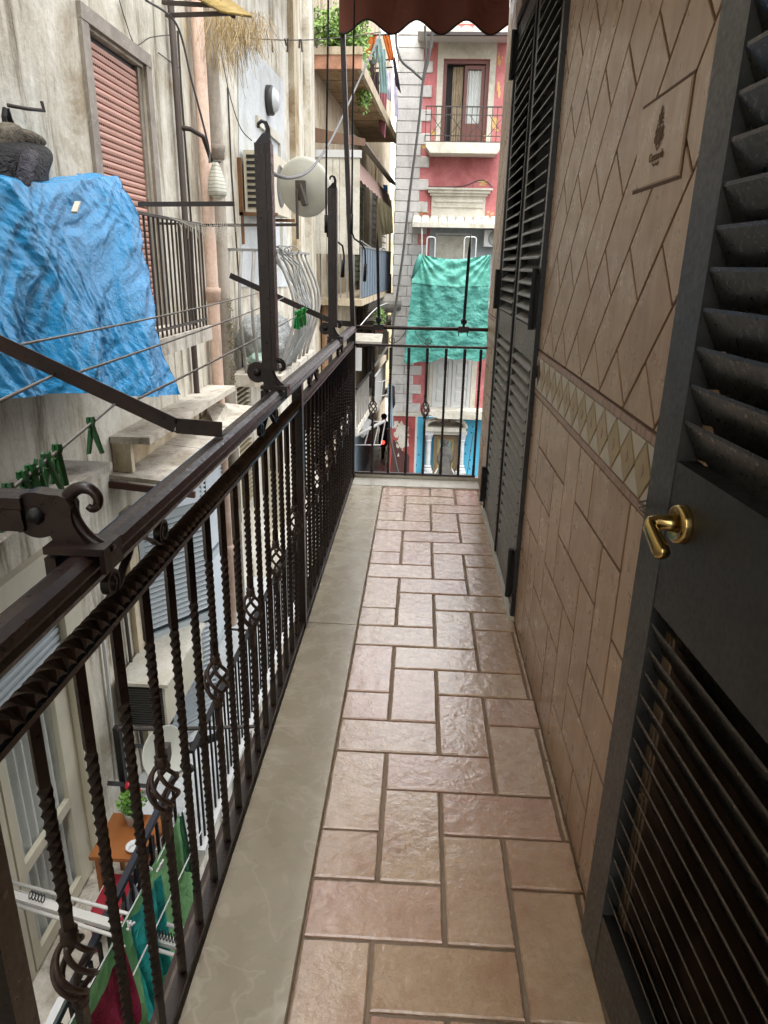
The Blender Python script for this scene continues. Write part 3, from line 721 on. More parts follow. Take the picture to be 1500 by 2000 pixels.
crank([F_(641, 0), F_(639, 180), F_(637, 350), F_(637, 440), F_(640, 462), F_(656, 470), F_(669, 480), F_(672, 500), F_(671, 540)], [F_(637, 420), F_(637, 455)], [F_(671, 508), F_(668, 542)], 'black crank rod hanging left of the awning post, behind the far drying arm')
own = thing('house_with_balcony', 'our own house carrying the tiled balcony, above and below the tiled wall', 'house', (3, 0, GZ0))
build('upper_facade', MB().box((XW+.002, -14, 3.465), (6, 5.1, 9.5)), PLASTER, own)
build('lower_facade', MB().box((XW+.002, -14, GZ0), (6, 5.1, -.225)), PLASTER, own)
build('inner_rooms', MB().box((1.0, -14, -.224), (6, 5.09, 3.464)), PLASTER, own)
build('rear_facade', MB().box((XW+.002, -14, -.222), (.99, -1.25, 3.462)), PLASTER, own)
# balcony of the floor above shades us
struct('upper_balcony', MB().box((-.60, -1.2, 3.30), (.95, 5.0, 3.46)), SLABM)
# ================================================================== THE STREET AND THE HOUSE OPPOSITE
GZ = -5.7
COBBLE = simple('worn_basalt_paving', '8f8e91', .4, var=.25, scale=3, bump=.6, bscale=14)
struct("ground", MB().box((-60, -40, GZ-.5), (60, 120, GZ)), simple('asphalt', '3c3b3b', .8, bump=.3, bscale=60))
pv = struct('street_paving', MB().box((-2.38, -3, GZ+.002), (.47, 60, GZ+.006)), simple('joint_dark', '27262a', .9))
k = NT('basalt_sets'); cc = k.gcoord(); br = k.n('ShaderNodeTexBrick'); br.inputs['Scale'].default_value = 3.2; br.inputs['Mortar Size'].default_value = .012
br.inputs['Color1'].default_value = (*hexc('56555a'), 1); br.inputs['Color2'].default_value = (*hexc('444348'), 1); br.inputs['Mortar'].default_value = (*hexc('232226'), 1)
k.l(cc, 0, br, 'Vector'); k.l(br, 0, k.b, 'Base Color'); k.set(Roughness=.4); k.bump(br, 1, -.5, .01); SETS = k.m
m = MB(); y = 17.0; i = 0
while y < 40:
    xx = -2.38 + (i % 2)*.3
    while xx < .4:
        m.pillow([(xx+.01, y+.01, GZ+.006), (xx+.59, y+.01, GZ+.006), (xx+.59, y+.39, GZ+.006), (xx+.01, y+.39, GZ+.006)], (0, 0, 1), .02+random.uniform(0, .012), .012); xx += .6
    y += .4; i += 1
o = build('paving_stones', m, COBBLE, pv); o['kind'] = 'stuff'

WX = -2.4
W_ = lambda px, py: onx(px, py, WX)
Bh = thing('house_opposite', 'tall weathered plaster house across the alley with stained walls and pipes', 'house', (WX, 6, GZ))
WT0, WT1 = 5.46, 6.86   # salmon window hole
def wall_with_holes(x, ya, yb, za, zb, holes, th=.35):
    """plane wall at x (face towards +x) with rectangular holes"""
    m = MB(); ys = sorted({ya, yb, *[h[0] for h in holes], *[h[1] for h in holes]}); zs = sorted({za, zb, *[h[2] for h in holes], *[h[3] for h in holes]})
    for i in range(len(ys)-1):
        for j in range(len(zs)-1):
            yc, zc = (ys[i]+ys[i+1])/2, (zs[j]+zs[j+1])/2
            if not any(h[0] < yc < h[1] and h[2] < zc < h[3] for h in holes):
                m.add([(x, ys[i], zs[j]), (x, ys[i+1], zs[j]), (x, ys[i+1], zs[j+1]), (x, ys[i], zs[j+1])], [(0, 1, 2, 3)])
    for h in holes:
        m.add([(x, h[0], h[2]), (x, h[1], h[2]), (x, h[1], h[3]), (x, h[0], h[3]), (x-th, h[0], h[2]), (x-th, h[1], h[2]), (x-th, h[1], h[3]), (x-th, h[0], h[3])],
              [(0, 4, 5, 1), (1, 5, 6, 2), (2, 6, 7, 3), (3, 7, 4, 0), (4, 7, 6, 5)])
    m.add([(x, yb, za), (x-6, yb, za), (x-6, yb, zb), (x, yb, zb)], [(0, 1, 2, 3)])
    m.add([(x-6, ya, za), (x, ya, za), (x, ya, zb), (x-6, ya, zb)], [(0, 1, 2, 3)])
    return m
H = [(5.62, 6.70, .86, 3.02), (10.9, 12.6, 1.6, 3.42), (2.2, 4.30, -3.0, -.40), (5.5, 8.3, -2.95, -.55), (10.6, 12.2, -3.2, -.4)]
build('wall', wall_with_holes(WX, -14, 15.9, GZ, 9.5, H), PLASTER, Bh)
build('pilaster', MB().box((WX+.002, 13.7, GZ), (WX+.10, 14.15, 9)), PLASTER_Y, Bh); build('pilaster', MB().box((WX+.002, 15.3, GZ), (WX+.13, 15.9, 9)), PLASTER, Bh)
# big paler repaired patch with slanting top
wp = [W_(465, 300), W_(463, 100), W_(480, 80), W_(552, 160), W_(556, 420), W_(560, 560), W_(470, 560)]
build('white_patch', MB().prism([(WX+.004, p.y, p.z) for p in wp], (.012, 0, 0)), PLASTER_W, Bh)
# crack / conduit lines
for pts in ([(443, 170), (450, 330), (466, 560), (473, 740)], [(345, 60), (352, 180), (372, 440), (380, 640)]):
    build('thin_conduit', MB().tube([W_(*p)+Vector((.012, 0, 0)) for p in pts], .010, 6), RUSTY, Bh)
# salmon roller window
win = build('window', MB().box((WX-.10, 5.62, .86), (WX-.06, 6.70, 3.02)), DARK, Bh)
for lo, hi in (((WX-.02, 5.50, .86), (WX+.028, 5.619, 3.04)), ((WX-.02, 6.701, .86), (WX+.028, 6.82, 3.04)), ((WX-.02, 5.50, 3.041), (WX+.034, 6.82, 3.14)), ((WX-.059, 5.621, .86), (WX-.021, 5.70, 3.01)), ((WX-.059, 6.62, .86), (WX-.021, 6.699, 3.01))):
    build('marble_frame', MB().box(lo, hi), GREYMARBLE, win)
m = MB(); n = 44
sm = MB().prism([(WX-.058, 5.70, -.022), (WX-.040, 5.70, -.018), (WX-.036, 5.70, 0), (WX-.040, 5.70, .018), (WX-.058, 5.70, .022)], (0, .92, 0))
first = None
for i in range(n):
    z = .90+i*.0478
    if first is None: first = build('roller_slat', sm, SHUTPINK, win, origin=(WX, 6.16, 0)); z0_ = first.location.z; first.location.z = z0_+z
    else: o = first.copy(); COL.objects.link(o); o.parent = win; o.location.z = z0_+z
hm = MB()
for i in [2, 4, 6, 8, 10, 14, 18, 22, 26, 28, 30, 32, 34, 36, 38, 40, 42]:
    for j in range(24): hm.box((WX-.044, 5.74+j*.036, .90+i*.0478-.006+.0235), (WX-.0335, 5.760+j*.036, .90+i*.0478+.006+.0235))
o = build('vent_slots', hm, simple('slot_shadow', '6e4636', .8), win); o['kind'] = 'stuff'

# pipes
def pipe(name, y, x, r, mat, z0, z1, lab, cat='pipe', joints=(), bow=0):
    t = thing(name, lab, cat, (WX, y, z0))
    build('pipe_run', MB().tube([(x, y, z0), (x, y, z1)], r, 16), mat, t, smooth=True)
    for z in joints: build('joint', MB().lathe([(r, -.07), (r*1.22, -.06), (r*1.22, .0), (r*1.35, .02), (r*1.35, .07), (r, .08)], (x, y, z), (0, 0, 1), 18), mat, t, smooth=True)
    return t
yy = lambda px: onx(px, 500, -2.3).y
t = pipe('downpipe', yy(409)+.05, -2.30, .066, PIPE_P, GZ, 5.0, 'salmon painted downpipe on the wall beside the grey cement pipe', joints=(1.15, -1.9))
pipe('downpipe', yy(428)+.1, -2.30, .075, PIPE_G, GZ, 5.6, 'grey cement downpipe right of the salmon pipe with wide joints', joints=(2.62, -.55, 5.0))
pipe('gas_pipe', yy(374)+.02, -2.345, .030, PIPE_D, GZ, 5.0, 'thin dark rusty pipe left of the salmon downpipe')
# dry moss on grey pipe
m = MB()
for i in range(500):
    c = Vector((-2.22+random.gauss(0, .015), yy(428)+.04+random.gauss(0, .03), random.uniform(.05, 1.1)))
    if random.random() < .25+.75*abs(math.sin(c.z*7)):
        d = Vector((random.gauss(0, 1), random.gauss(0, 1), random.gauss(0, 1))).normalized()*.035; e = d.orthogonal().normalized()*.006
        m.add([c-e, c+e, c+d], [(0, 1, 2)])
single('pipe_moss', m, simple('dry_moss', '6a6248', .9, var=.4), 'dry mossy growth clinging to the grey cement pipe', 'moss', kind='stuff')
# striped bag tied on the pipe
bgc = ony(404, 345, yy(409)-.05)
bag = thing('cloth_bag', 'small striped white cloth bag tied to the salmon downpipe', 'bag', tuple(bgc))
def bagf(u, v):
    a = u*2*math.pi; z = -.5*v**1.0; r = .03+.10*math.sin(min(v*1.15, 1)*math.pi*.5)*(1 if v < .9 else (1-v)/.1*.9+.05)
    r *= 1+.14*math.sin(a*5+v*3)*(1-v*.5); return (-2.17+r*.7*math.cos(a), bgc.y+r*math.sin(a)+.06*v, bgc.z+.15+z*.72)
k = NT('striped_cotton'); cc = k.gcoord((1, 1, 1)); wv = k.n('ShaderNodeTexWave'); wv.bands_direction = 'Z'; wv.inputs['Scale'].default_value = 9; wv.inputs['Distortion'].default_value = .8; k.l(cc, 0, wv, 'Vector')
r = k.ramp(wv, 0, [(.80, hexc('c9c6b8')), (.92, hexc('8d9a94'))]); k.l(r, 0, k.b, 'Base Color'); k.set(Roughness=.9)
build('bag_body', MB().grid(bagf, 30, 16), k.m, bag, smooth=True)
build('tie_cord', MB().tube([(-2.17+.055*math.cos(i/6*math.pi), bgc.y+.06*math.sin(i/6*math.pi), bgc.z+.14) for i in range(13)], .006, 6), RUSTY, bag)
single('pipe_elbow', MB().tube([(-2.33, yy(374)+.02, bgc.z+.36), (-2.26, yy(374)+.1, bgc.z+.36), (-2.22, yy(395), bgc.z+.34), (-2.20, yy(400), bgc.z+.22), (-2.19, yy(403), bgc.z+.14)], .022, 10), PIPE_D, 'short bent pipe joining the thin dark pipe above the cloth bag', 'pipe', smooth=True)

# thin wires on the wall
def wire(pts, lab, r=.006, mat=None, name='wire', sm=10):
    P = [Vector(p) for p in pts]; out = []
    for i in range(len(P)-1):
        p0, p1, p2, p3 = P[max(i-1, 0)], P[i], P[i+1], P[min(i+2, len(P)-1)]
        for kk in range(sm):
            t = kk/sm; out.append(.5*((2*p1)+(p2-p0)*t+(2*p0-5*p1+4*p2-p3)*t*t+(3*p1-p0-3*p2+p3)*t**3))
    out.append(P[-1])
    return single(name, MB().tube(out, r, 6), mat or CABLE, lab, 'cable', smooth=True)
q_ = lambda px, py, d=.02: W_(px, py)+Vector((d, 0, 0))
wire([q_(228, 0), q_(240, 40), q_(260, 87), q_(290, 73), q_(330, 68)], 'thin black wire looping on the wall above the salmon shutter', .004, RUSTY)
wire([q_(305, 103), q_(325, 118), q_(346, 133)], 'short wire stub on the wall left of the pipes', .005, RUSTY)
wire([onx(285, 0, -2.2), onx(345, 48, -2.2), onx(375, 160, -2.15), onx(395, 235, -2.12), onx(408, 290, -2.12), onx(409, 318, -2.12)], 'brownish cable running down over the salmon pipe to the bag', .010)
wire([onx(432, 105, -2.2), onx(450, 190, -2.1), onx(470, 250, -2.0), onx(492, 275, -1.9)], 'thin cable slanting down across the wall to the hook', .006)
single('wall_hook', MB().tube([q_(-20, 205, .1), q_(0, 212, .16), q_(20, 215, .2), q_(14, 197, .2)], .010, 8), RUSTY, 'bent iron hook on the wall carrying the bags', 'hook', smooth=True)

# hanging bags at the left edge
def bags():
    c = W_(36, 300); X = WX+.16
    hb = thing('hanging_bag', 'beige and dark hanging bags on the iron hook above the blue tarpaulin', 'bag', (X, c.y, c.z))
    pt = lambda px, py, x=X: onx(px, py, x)
    def lobe(poly, dep, mat, name, x):
        P = [onx(a, b, x) for a, b in poly]; c0 = sum(P, Vector())/len(P); P = [c0+(p-c0)*1.22 for p in P]; mm = MB(); n = len(P); rings = [(1, 0), (.93, .45), (.72, .8), (.4, .97), (0.02, 1)]
        for s, h in rings: mm.v += [tuple(c0+(p-c0)*s+Vector((dep*h, 0, 0))) for p in P]
        for r in range(len(rings)-1): mm.f += [[r*n+i, r*n+(i+1) % n, (r+1)*n+(i+1) % n, (r+1)*n+i] for i in range(n)]
        o = build(name, mm, mat, hb, smooth=True); md = o.modifiers.new('s', 'SUBSURF'); md.levels = 2; md.render_levels = 2
        return o
    bgd = cloth('dark_bag_nylon', '101014', .5, wrinkle=.9, ws=14, dark='060608'); bgb = cloth('beige_bag_cloth', '6d6659', .8, wrinkle=.8, ws=12, dark='3a332a'); bgv = cloth('mauve_bag_nylon', '3a3842', .4, wrinkle=.8, ws=16, dark='18171e')
    lobe([(-15, 248), (15, 240), (28, 250), (34, 272), (26, 300), (-15, 300)], .08, bgb, 'beige_bag', X)
    lobe([(28, 250), (50, 255), (70, 268), (80, 282), (62, 291), (34, 286)], .07, bgb, 'beige_flap', X+.03)
    lobe([(-16, 292), (25, 286), (50, 285), (72, 289), (80, 302), (72, 322), (64, 345), (70, 368), (58, 396), (10, 398), (-16, 390)], .12, bgd, 'dark_bag', X+.05)
    lobe([(44, 298), (60, 296), (68, 302), (60, 313), (50, 324), (50, 352), (46, 372), (34, 374), (34, 345), (38, 318)], .05, bgv, 'mauve_lining', X+.16)
    build('strap', MB().tube([pt(10, 212), pt(8, 228), pt(10, 246)], .014, 6), DARK, hb); build('strap', MB().tube([pt(12, 212), pt(18, 232), pt(26, 250)], .018, 6), DARK, hb); build('strap', MB().tube([pt(66, 340, X+.08), pt(72, 352, X+.1), pt(68, 368, X+.1), pt(60, 376, X+.1)], .014, 6), DARK, hb)
bags()

# balcony behind the tarpaulin (iron bars)
XB = -2.0
rb = thing('old_balcony_railing', 'grey rusty iron balcony railing beside the blue tarpaulin', 'railing', (XB, 5.5, .9))
build('top_bar', MB().box((XB-.02, 4.6, 1.80), (XB+.012, 6.72, 1.82)), RUSTY, rb); build('bottom_bar', MB().box((XB-.01, 2.0, .98), (XB+.01, 6.72, 1.0)), RUSTY, rb)
build('top_bar', MB().box((WX+.02, 6.70, 1.80), (XB-.021, 6.72, 1.82)), RUSTY, rb)
rbar = MB().tube([(0, 0, .93), (0, 0, 1.80)], .009, 8); f0 = None
for y in [4.95+i*.098 for i in range(19)]:
    if f0 is None: f0 = build('bar', rbar, RUSTY, rb, origin=(0, 0, 0)); f0.location = Vector((XB, y, 0))-rb.location
    else: o = f0.copy(); COL.objects.link(o); o.parent = rb; o.location = Vector((XB, y, 0))-rb.location
for x in (-2.1, -2.2, -2.3): o = f0.copy(); COL.objects.link(o); o.parent = rb; o.location = Vector((x, 6.71, 0))-rb.location
single('old_balcony_slab', MB().box((WX+.001, 4.9, .80), (XB+.03, 6.78, .93)), SLABM, 'thin crumbling balcony slab under the rusty railing', 'balcony')
# arms sticking out from that balcony
def harm(px0, px1, py, y, lab, w=.03):
    a, b = ony(px0, py, y), ony(px1, py-1, y); single('clothes_rack_arm', MB().bar(a, b, .012, w), RUSTY, lab, 'clothes arm', 'flat iron arms on the house opposite')
harm(270, 458, 399, 5.05, 'flat grey iron arm sticking out beside the blue tarpaulin'); harm(393, 583, 440, 6.7, 'longer dark iron arm reaching towards the satellite dish', .025)
# thin lines with hanging bits
m = MB()
for i in range(7):
    a = ony(330+i*4, 425+i*1.2, 5.6+i*.1); b = ony(470, 437+i*2, 6.4); m.tube([a, a.lerp(b, .5)+Vector((0, 0, -.04-.01*i)), b], .0016, 4)
for i in range(26):
    c = ony(345+i*4, 436+random.uniform(-3, 3), 6.0); m.tube([c, c+Vector((random.uniform(-.03, .03), 0, -random.uniform(.03, .14)))], .0025, 4)
single('tangled_lines', m, simple('pale_string', 'b9b4a8', .8), 'tangle of pale strings hanging at the rusty railing', 'string', kind='stuff')

# ---- BLUE TARPAULIN
_r = random.Random(11)
FOLDS = [(math.cos(a), math.sin(a), f, 0.085/f**.95, _r.random()) for a, f in [(_r.gauss(-.28, .38), 2.2*1.24**k) for k in range(12)]] + [(math.cos(a), math.sin(a), f, .055/f, _r.random()) for a, f in [(_r.uniform(-1.5, 1.5), 6*1.25**k) for k in range(10)]]
def ridge(x, y, sd): return (1-abs(noise.noise(Vector((x, y, sd)))*2.2))
def tarpf(u, v):
    """u along y from the near end to the right edge; v from top fold to hem, outer side"""
    y = 2.6 + (4.93-2.6)*u; k = 4.93-y
    top = 1.985 - .10*k + .02*math.sin(y*4.1+.4)
    hem = .60 + .165*k + .012*math.sin(y*5+1)
    z = top+(hem-top)*v
    x = (-1.985-.07*k)*(1-v**.8) + (-1.675-.19*k)*v**.8
    yy = y - .22*v*(z > 0) ; s = 1.15*(yy*1.0)                     # creases lean with the drop
    fan = (y-4.4)*(.55+.45*v)
    x += .045*math.sin(fan*10+1.2*math.sin(v*2.4+y))*(.25+.75*v)
    wy = fan + .10*noise.noise(Vector((y*2, z*2, 8.8))) + .03*noise.noise(Vector((y*7, z*6, 1.8))); wz = z + .10*noise.noise(Vector((y*2.2, z*2.2, 3.3)))+ .03*noise.noise(Vector((y*6, z*7, 6.1)))
    for c_, s_, fq, am_, ph_ in FOLDS:
        q_ = (wy*c_+wz*s_)*fq+ph_; tr = abs((q_ % 1.0)*2-1)
        mod = max(0, .55+1.3*noise.noise(Vector((y*1.9+ph_*7, z*1.9-ph_*5, ph_*3))))
        x += am_*(tr-.5)*mod
    y += .045*math.sin(z*4.6+.9)*(u**6) + .012*math.sin(z*19)*(u**10)
    return (x, y, z)
tp = thing('blue_tarpaulin', 'crumpled shiny blue tarpaulin draped over the opposite balcony rack', 'tarpaulin', (-1.9, 3.5, 1.9))
m = MB(); m.grid(tarpf, 420, 300)
build('hanging_sheet', m, TARPB, tp, smooth=True)
def tarpt(u, v):
    a = Vector(tarpf(u, 0)); y = a.y; 
    return (a.x-(.38)*v, y, a.z+.03*math.sin(v*math.pi)-.06*v+.02*noise.noise(Vector((y*6, v*4, 1.1)))*(v > 0))
build('top_fold', MB().grid(tarpt, 160, 14), TARPB, tp, smooth=True)
def tarpe(u, v):
    a = Vector(tarpf(1, v)); return (a.x-(.30*u)*(1-.55*v), a.y+.07*math.sin(u*2.5)*(1-.3*v)+.012*math.sin(v*30+u*8), a.z+.02*u*(1-v))
build('folded_edge', MB().grid(tarpe, 16, 90), TARPB, tp, smooth=True)
single('clothes_peg', MB().bar(onx(152, 395, -1.93), onx(145, 415, -1.90), .03, .012), CREAMT, 'pale peg clipped on the top fold of the blue tarpaulin', 'clothes peg')

# ---- ledges and little roofs below
def slabz(name, pts, t, mat, lab, cat):
    return single(name, MB().prism(pts, (0, 0, -t)), mat, lab, cat)
slabz('cement_ledge', [(WX+.002, 5.28, .19), (-2.08, 5.28, .19), (-2.08, 7.95, .17), (WX+.002, 7.95, .17)], .055, SLABM, 'upper rough cement ledge jutting from the wall under the tarpaulin', 'ledge')
slabz('cement_ledge', [(WX+.002, 5.9, -.02+.28), (WX+.002, 5.9, .02+.28), (WX+.002, 5.9, .03+.28)], .01, SLABM, 'small plaster fillet over the ledge', 'ledge') if False else None
def slope_roof():
    m = MB(); ys = [5.20, 6.25, 7.15, 8.35]
    t = thing('sloping_canopy', 'lower sloping canopy of weathered boards jutting from the wall behind the handrail', 'canopy', (WX, 6.5, -.1))
    for a, b in zip(ys[:-1], ys[1:]):
        z0, z1 = -.10, -.16; x1 = -1.72
        build('canopy_board', MB().prism([(WX+.002, a+.008, z0), (x1, a+.008, z1), (x1, b-.008, z1), (WX+.002, b-.008, z0)], (0, 0, -.035)), SLABM, t)
    build('canopy_edge', MB().bar((WX+.002, 5.19, -.175), (-1.72, 5.19, -.235), .03, .05), simple('reddish_batten', '4c3028', .8), t)
    build('side_wall', MB().box((WX+.003, 5.30, -.105), (-2.25, 5.36, .13)).box((WX+.003, 5.36, -.105), (-2.33, 7.9, .11)), PLASTER_Y, t)
slope_roof()
slabz('cement_ledge', [(WX+.002, 1.0, .25), (-1.98, 1.0, .25), (-1.98, 4.36, .25), (WX+.002, 4.36, .25)], .05, SLABM, 'nearest rough cement ledge behind the green pegs', 'ledge')
slabz('canopy_sheet', [onx(398, 785, WX+.01), onx(440, 790, WX+.25), onx(470, 830, WX+.35), onx(420, 830, WX+.3)], .02, SLABM, 'small tilted board leaning by the pipes', 'board')

# ---- near lower window with roller shutter and curtains (left edge, bottom)
wy0, wy1, wz0, wz1 = 2.2, 4.30, -3.0, -.40
lw = thing('curtained_window', 'tall cream framed window with white net curtains at the lower left', 'window', (WX, 3.2, wz0))
build('outer_frame', MB().box((WX-.05, wy1-.12, wz0), (WX+.05, wy1, wz1)).box((WX-.05, wy0, wz0), (WX+.05, wy0+.12, wz1)).box((WX-.05, wy0+.121, wz1-.12), (WX+.05, wy1-.121, wz1)), CREAMPL, lw)
build('inner_frame', MB().box((WX-.10, wy1-.24, wz0), (WX+.0, wy1-.125, wz1-.6)).box((WX-.08, wy1-.122, wz0), (WX+.02, wy1-.1215+.0005, wz1-.2)), CREAMPL, lw)
rs = [(-.42-.055*i) for i in range(12)]
fs = None
for i, z in enumerate([-.56-.056*i for i in range(10)]):
    m_ = MB().prism([(WX-.02, wy0+.13, -.026), (WX+.004, wy0+.13, -.02), (WX+.008, wy0+.13, 0), (WX+.004, wy0+.13, .02), (WX-.02, wy0+.13, .026)], (0, wy1-wy0-.26, 0))
    if fs is None: fs = build('roller_slat', m_, GREYSH, lw, origin=(WX, 3.2, 0)); zz = fs.location.z; fs.location.z = zz+z
    else: o = fs.copy(); COL.objects.link(o); o.parent = lw; o.location.z = zz+z
def sash(y0, y1, ang, hinge, nm):
    sroot = build(nm, MB().box((WX-.03, y0, wz0+.02), (WX+.01, y0+.075, -1.12)).box((WX-.03, y1-.075, wz0+.02), (WX+.01, y1, -1.12)).box((WX-.029, y0+.0755, -1.2), (WX+.009, y1-.0755, -1.121))
                  .box((WX-.029, y0+.0755, -2.24), (WX+.009, y1-.0755, -2.16)).box((WX-.029, y0+.0755, wz0+.021), (WX+.009, y1-.0755, wz0+.12)), CREAMPL, lw)
    build('pane', MB().box((WX-.014, y0+.07, wz0+.1), (WX-.010, y1-.07, -1.19)), GLASS, sroot) if False else None
    build('net_curtain', MB().grid(lambda u, v: (WX-.05+.02*math.sin(u*46+v*2), y0+.04+(y1-y0-.08)*u, wz0+.05+(-1.16-wz0-.05)*v), 90, 4), LACE, sroot, smooth=True)
sash(2.50, 3.28, 0, 0, 'sash'); sash(3.30, 4.05, 0, 0, 'sash')
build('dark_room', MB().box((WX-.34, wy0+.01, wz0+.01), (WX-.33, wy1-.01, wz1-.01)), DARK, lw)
single('window_jamb', MB().box((WX+.001, 4.302, wz0), (WX+.04, 4.44, -.2)).box((WX+.001, 2.0, -.399), (WX+.06, 4.44, -.28)), CREAMPL, 'cream stone surround right of the curtained window', 'window frame')
for pts, lb in (([(232, 1150), (250, 1300), (276, 1480), (300, 1660)], 'grey conduit left of the louvred shutters, running down'), ([(188, 1190), (200, 1300), (214, 1420), (226, 1520)], 'white conduit beside the curtained window')):
    single('conduit', MB().tube([W_(*p)+Vector((.03, 0, 0)) for p in pts], .016, 8), RUSTY if 'grey' in lb else WHITEPL, lb, 'pipe', smooth=True)

# ---- pale louvred shutters further along, below the canopy
GAPSHADE = simple('slate_gap_shade', '2c363f', .7)
def louvred(y0, y1, z0, z1, x, ang, lab, pitch=.05):
    t = thing('louvred_shutter', lab, 'shutter', (0, 0, 0), 'pale grey louvred shutters of the house opposite')
    W2 = y1-y0
    build('stile', MB().box((0, 0, z0), (.035, .05, z1)), GREYSH, t); build('stile', MB().box((0, W2-.05, z0), (.035, W2, z1)), GREYSH, t)
    for za_, zb_ in ((z1-.07, z1), (z0, z0+.09), ((z0+z1)/2-.04, (z0+z1)/2+.04)): build('rail', MB().box((0, .0505, za_), (.035, W2-.0505, zb_)), GREYSH, t)
    build('gap_shade', MB().box((-.012, .01, z0+.01), (-.006, W2-.01, z1-.01)), GAPSHADE, t)  # dark sheet added behind the slats as shade in the gaps
    sl = MB().prism([(.034, .051, -.017), (.040, .051, -.013), (.012, .051, .019), (.006, .051, .015)], (0, W2-.102, 0)); f = None
    z = z0+.12
    while z < z1-.09:
        if abs(z-(z0+z1)/2) > .065:
            if f is None: f = build('slat', sl, GREYSH, t, origin=(0, W2/2, 0)); zz0 = f.location.z; f.location.z = zz0+z
            else: o = f.copy(); COL.objects.link(o); o.parent = t; o.location.z = zz0+z
        z += pitch
    t.matrix_world = Matrix.Translation((x, y0, 0)) @ Matrix.Rotation(R_(ang), 4, 'Z'); return t
louvred(5.52, 6.25, -2.9, -.58, WX+.03, -38, 'pale grey louvred shutter standing ajar, nearest behind the railing')
louvred(6.2, 7.1, -2.9, -.58, WX+.04, -4, 'pale grey louvred shutter, middle one behind the railing')
louvred(7.14, 8.1, -2.9, -.58, WX+.04, -2, 'pale grey louvred shutter, far one behind the railing')
single('window_jamb', MB().box((WX+.001, 5.30, -3.2), (WX+.05, 5.49, -.45)), PLASTER_Y, 'ochre plaster surround left of the pale louvred shutters', 'window frame')
# air conditioner below
ac = thing('air_conditioner', 'old white air conditioner box with dark grille behind the railing', 'air conditioner', (WX, 5.2, -2.4))
a = onx(247, 1335, -2.35); y0 = 4.86
build('casing', MB().box((WX+.06, y0, -2.18), (-1.98, y0+1.0, -1.78)), CREAMPL, ac); 
build('front_grille', MB().box((WX+.08, y0-.008, -2.17), (-2.0, y0-.001, -1.80)), DARK, ac)
gm = MB()
for i in range(16): gm.box((WX+.08, y0-.016, -2.16+i*.0225), (-2.0, y0-.009, -2.154+i*.0225))
build('grille_fins', gm, simple('fin_grey', '4b4b49', .5), ac)['kind'] = 'stuff'
build('top_cover', MB().box((WX+.03, y0-.03, -1.779), (-1.94, y0+1.03, -1.75)), CREAMP, ac)
build('bracket', MB().box((WX+.01, y0+.1, -2.22), (-1.98, y0+.14, -2.181)).box((WX+.01, y0+.8, -2.22), (-1.98, y0+.84, -2.181)), RUSTY, ac)

# satellite dishes
def dish(c, R, aim, lab, depth=.12, group='satellite dishes'):
    c = Vector(c); t = thing('satellite_dish', lab, 'satellite dish', tuple(c), group); ax = Vector(aim).normalized()
    prof = [(R*i/10, depth*(i/10)**2) for i in range(11)]; prof += [(R*1.02, depth*1.02), (R*1.0, depth-.015)] + [(R*i/10, depth*(i/10)**2-.012) for i in range(9, -1, -1)]
    build('reflector', MB().lathe(prof, c, ax, 40), DISH, t, smooth=True)
    low = (Vector((0, 0, -1))-ax*ax.dot(Vector((0, 0, -1)))).normalized(); e = c+ax*.42*R/.4+low*R*.55
    build('feed_arm', MB().bar(c+low*R*.85+ax*depth, e, .02, .02), STEEL, t)
    build('receiver', MB().lathe([(0, -.05), (.03, -.05), (.035, 0), (.025, .05), (0, .06)], e, c-e, 14), DARK, t, smooth=True)
    build('back_bracket', MB().box(c-ax*.06-Vector((.05, .05, .12)), c-ax*.012*0-Vector((-.05, -.05, -.08))).tube([c-ax*.06, c-ax*.16, c-ax*.16+Vector((0, 0, -.55))], .018, 8), RUSTY, t)
    return t
# upper dish: seen from behind
dc = ony(590, 368, 9.4)
D1 = dish(dc, .34, (.25, .93, .22), 'large grey satellite dish seen from behind beside the bulging balcony', depth=.08)
dp = thing('dish_clamp', 'dark clamp and bolt block on the back of the large satellite dish', 'bracket', tuple(dc-Vector((0, .08, 0))))
build('block', MB().bar(dc+Vector((-.02, -.11, .03)), dc+Vector((.06, -.14, -.20)), .07, .06), RUSTY, dp); build('plate', MB().box(dc+Vector((-.07, -.09, -.01)), dc+Vector((.05, -.05, .07))), STEEL, dp)
dish(onx(318, 1474, -1.85), .21, (.80, -.40, .42), 'small white satellite dish down behind the railing bars', depth=.05)

# upper AC unit on the wall, lamp, little window
uac = thing('air_conditioner', 'white air conditioner on the far wall half hidden by the upright arm', 'air conditioner', tuple(W_(500, 345)))
p0 = W_(474, 300); p1 = W_(530, 385)
ya, yb_ = 9.9, 11.1; zt, zbm = 2.85, 2.12
build('casing', MB().box((WX+.06, ya, zbm), (-1.98, yb_, zt)), CREAMPL, uac)
gm = MB()
for i in range(9):
    gm.box((WX+.10, ya-.012, zbm+.06+i*.072), (-2.03, ya-.001, zbm+.10+i*.072))
build('side_vents', gm, DARK, uac); build('fan_ring', MB().lathe([(.22, 0), (.25, .015), (.27, 0)], (-1.978, (ya+yb_)/2, (zt+zbm)/2), (1, 0, 0), 24).lathe([(0, .006), (.22, .006)], (-1.978, (ya+yb_)/2, (zt+zbm)/2), (1, 0, 0), 24), simple('fan_shadow', '55554f', .6), uac, smooth=True)
build('bracket', MB().box((WX+.0, ya-.1, zbm-.05), (-1.9, ya-.05, zbm-.01)).box((WX+.0, ya-.1, zbm-.4), (WX+.05, ya-.05, zt-.1)).box((WX, yb_, zbm-.05), (-1.9, yb_+.05, zbm-.01)), simple('rust_brown', '6b4a2e', .9, var=.3), uac)
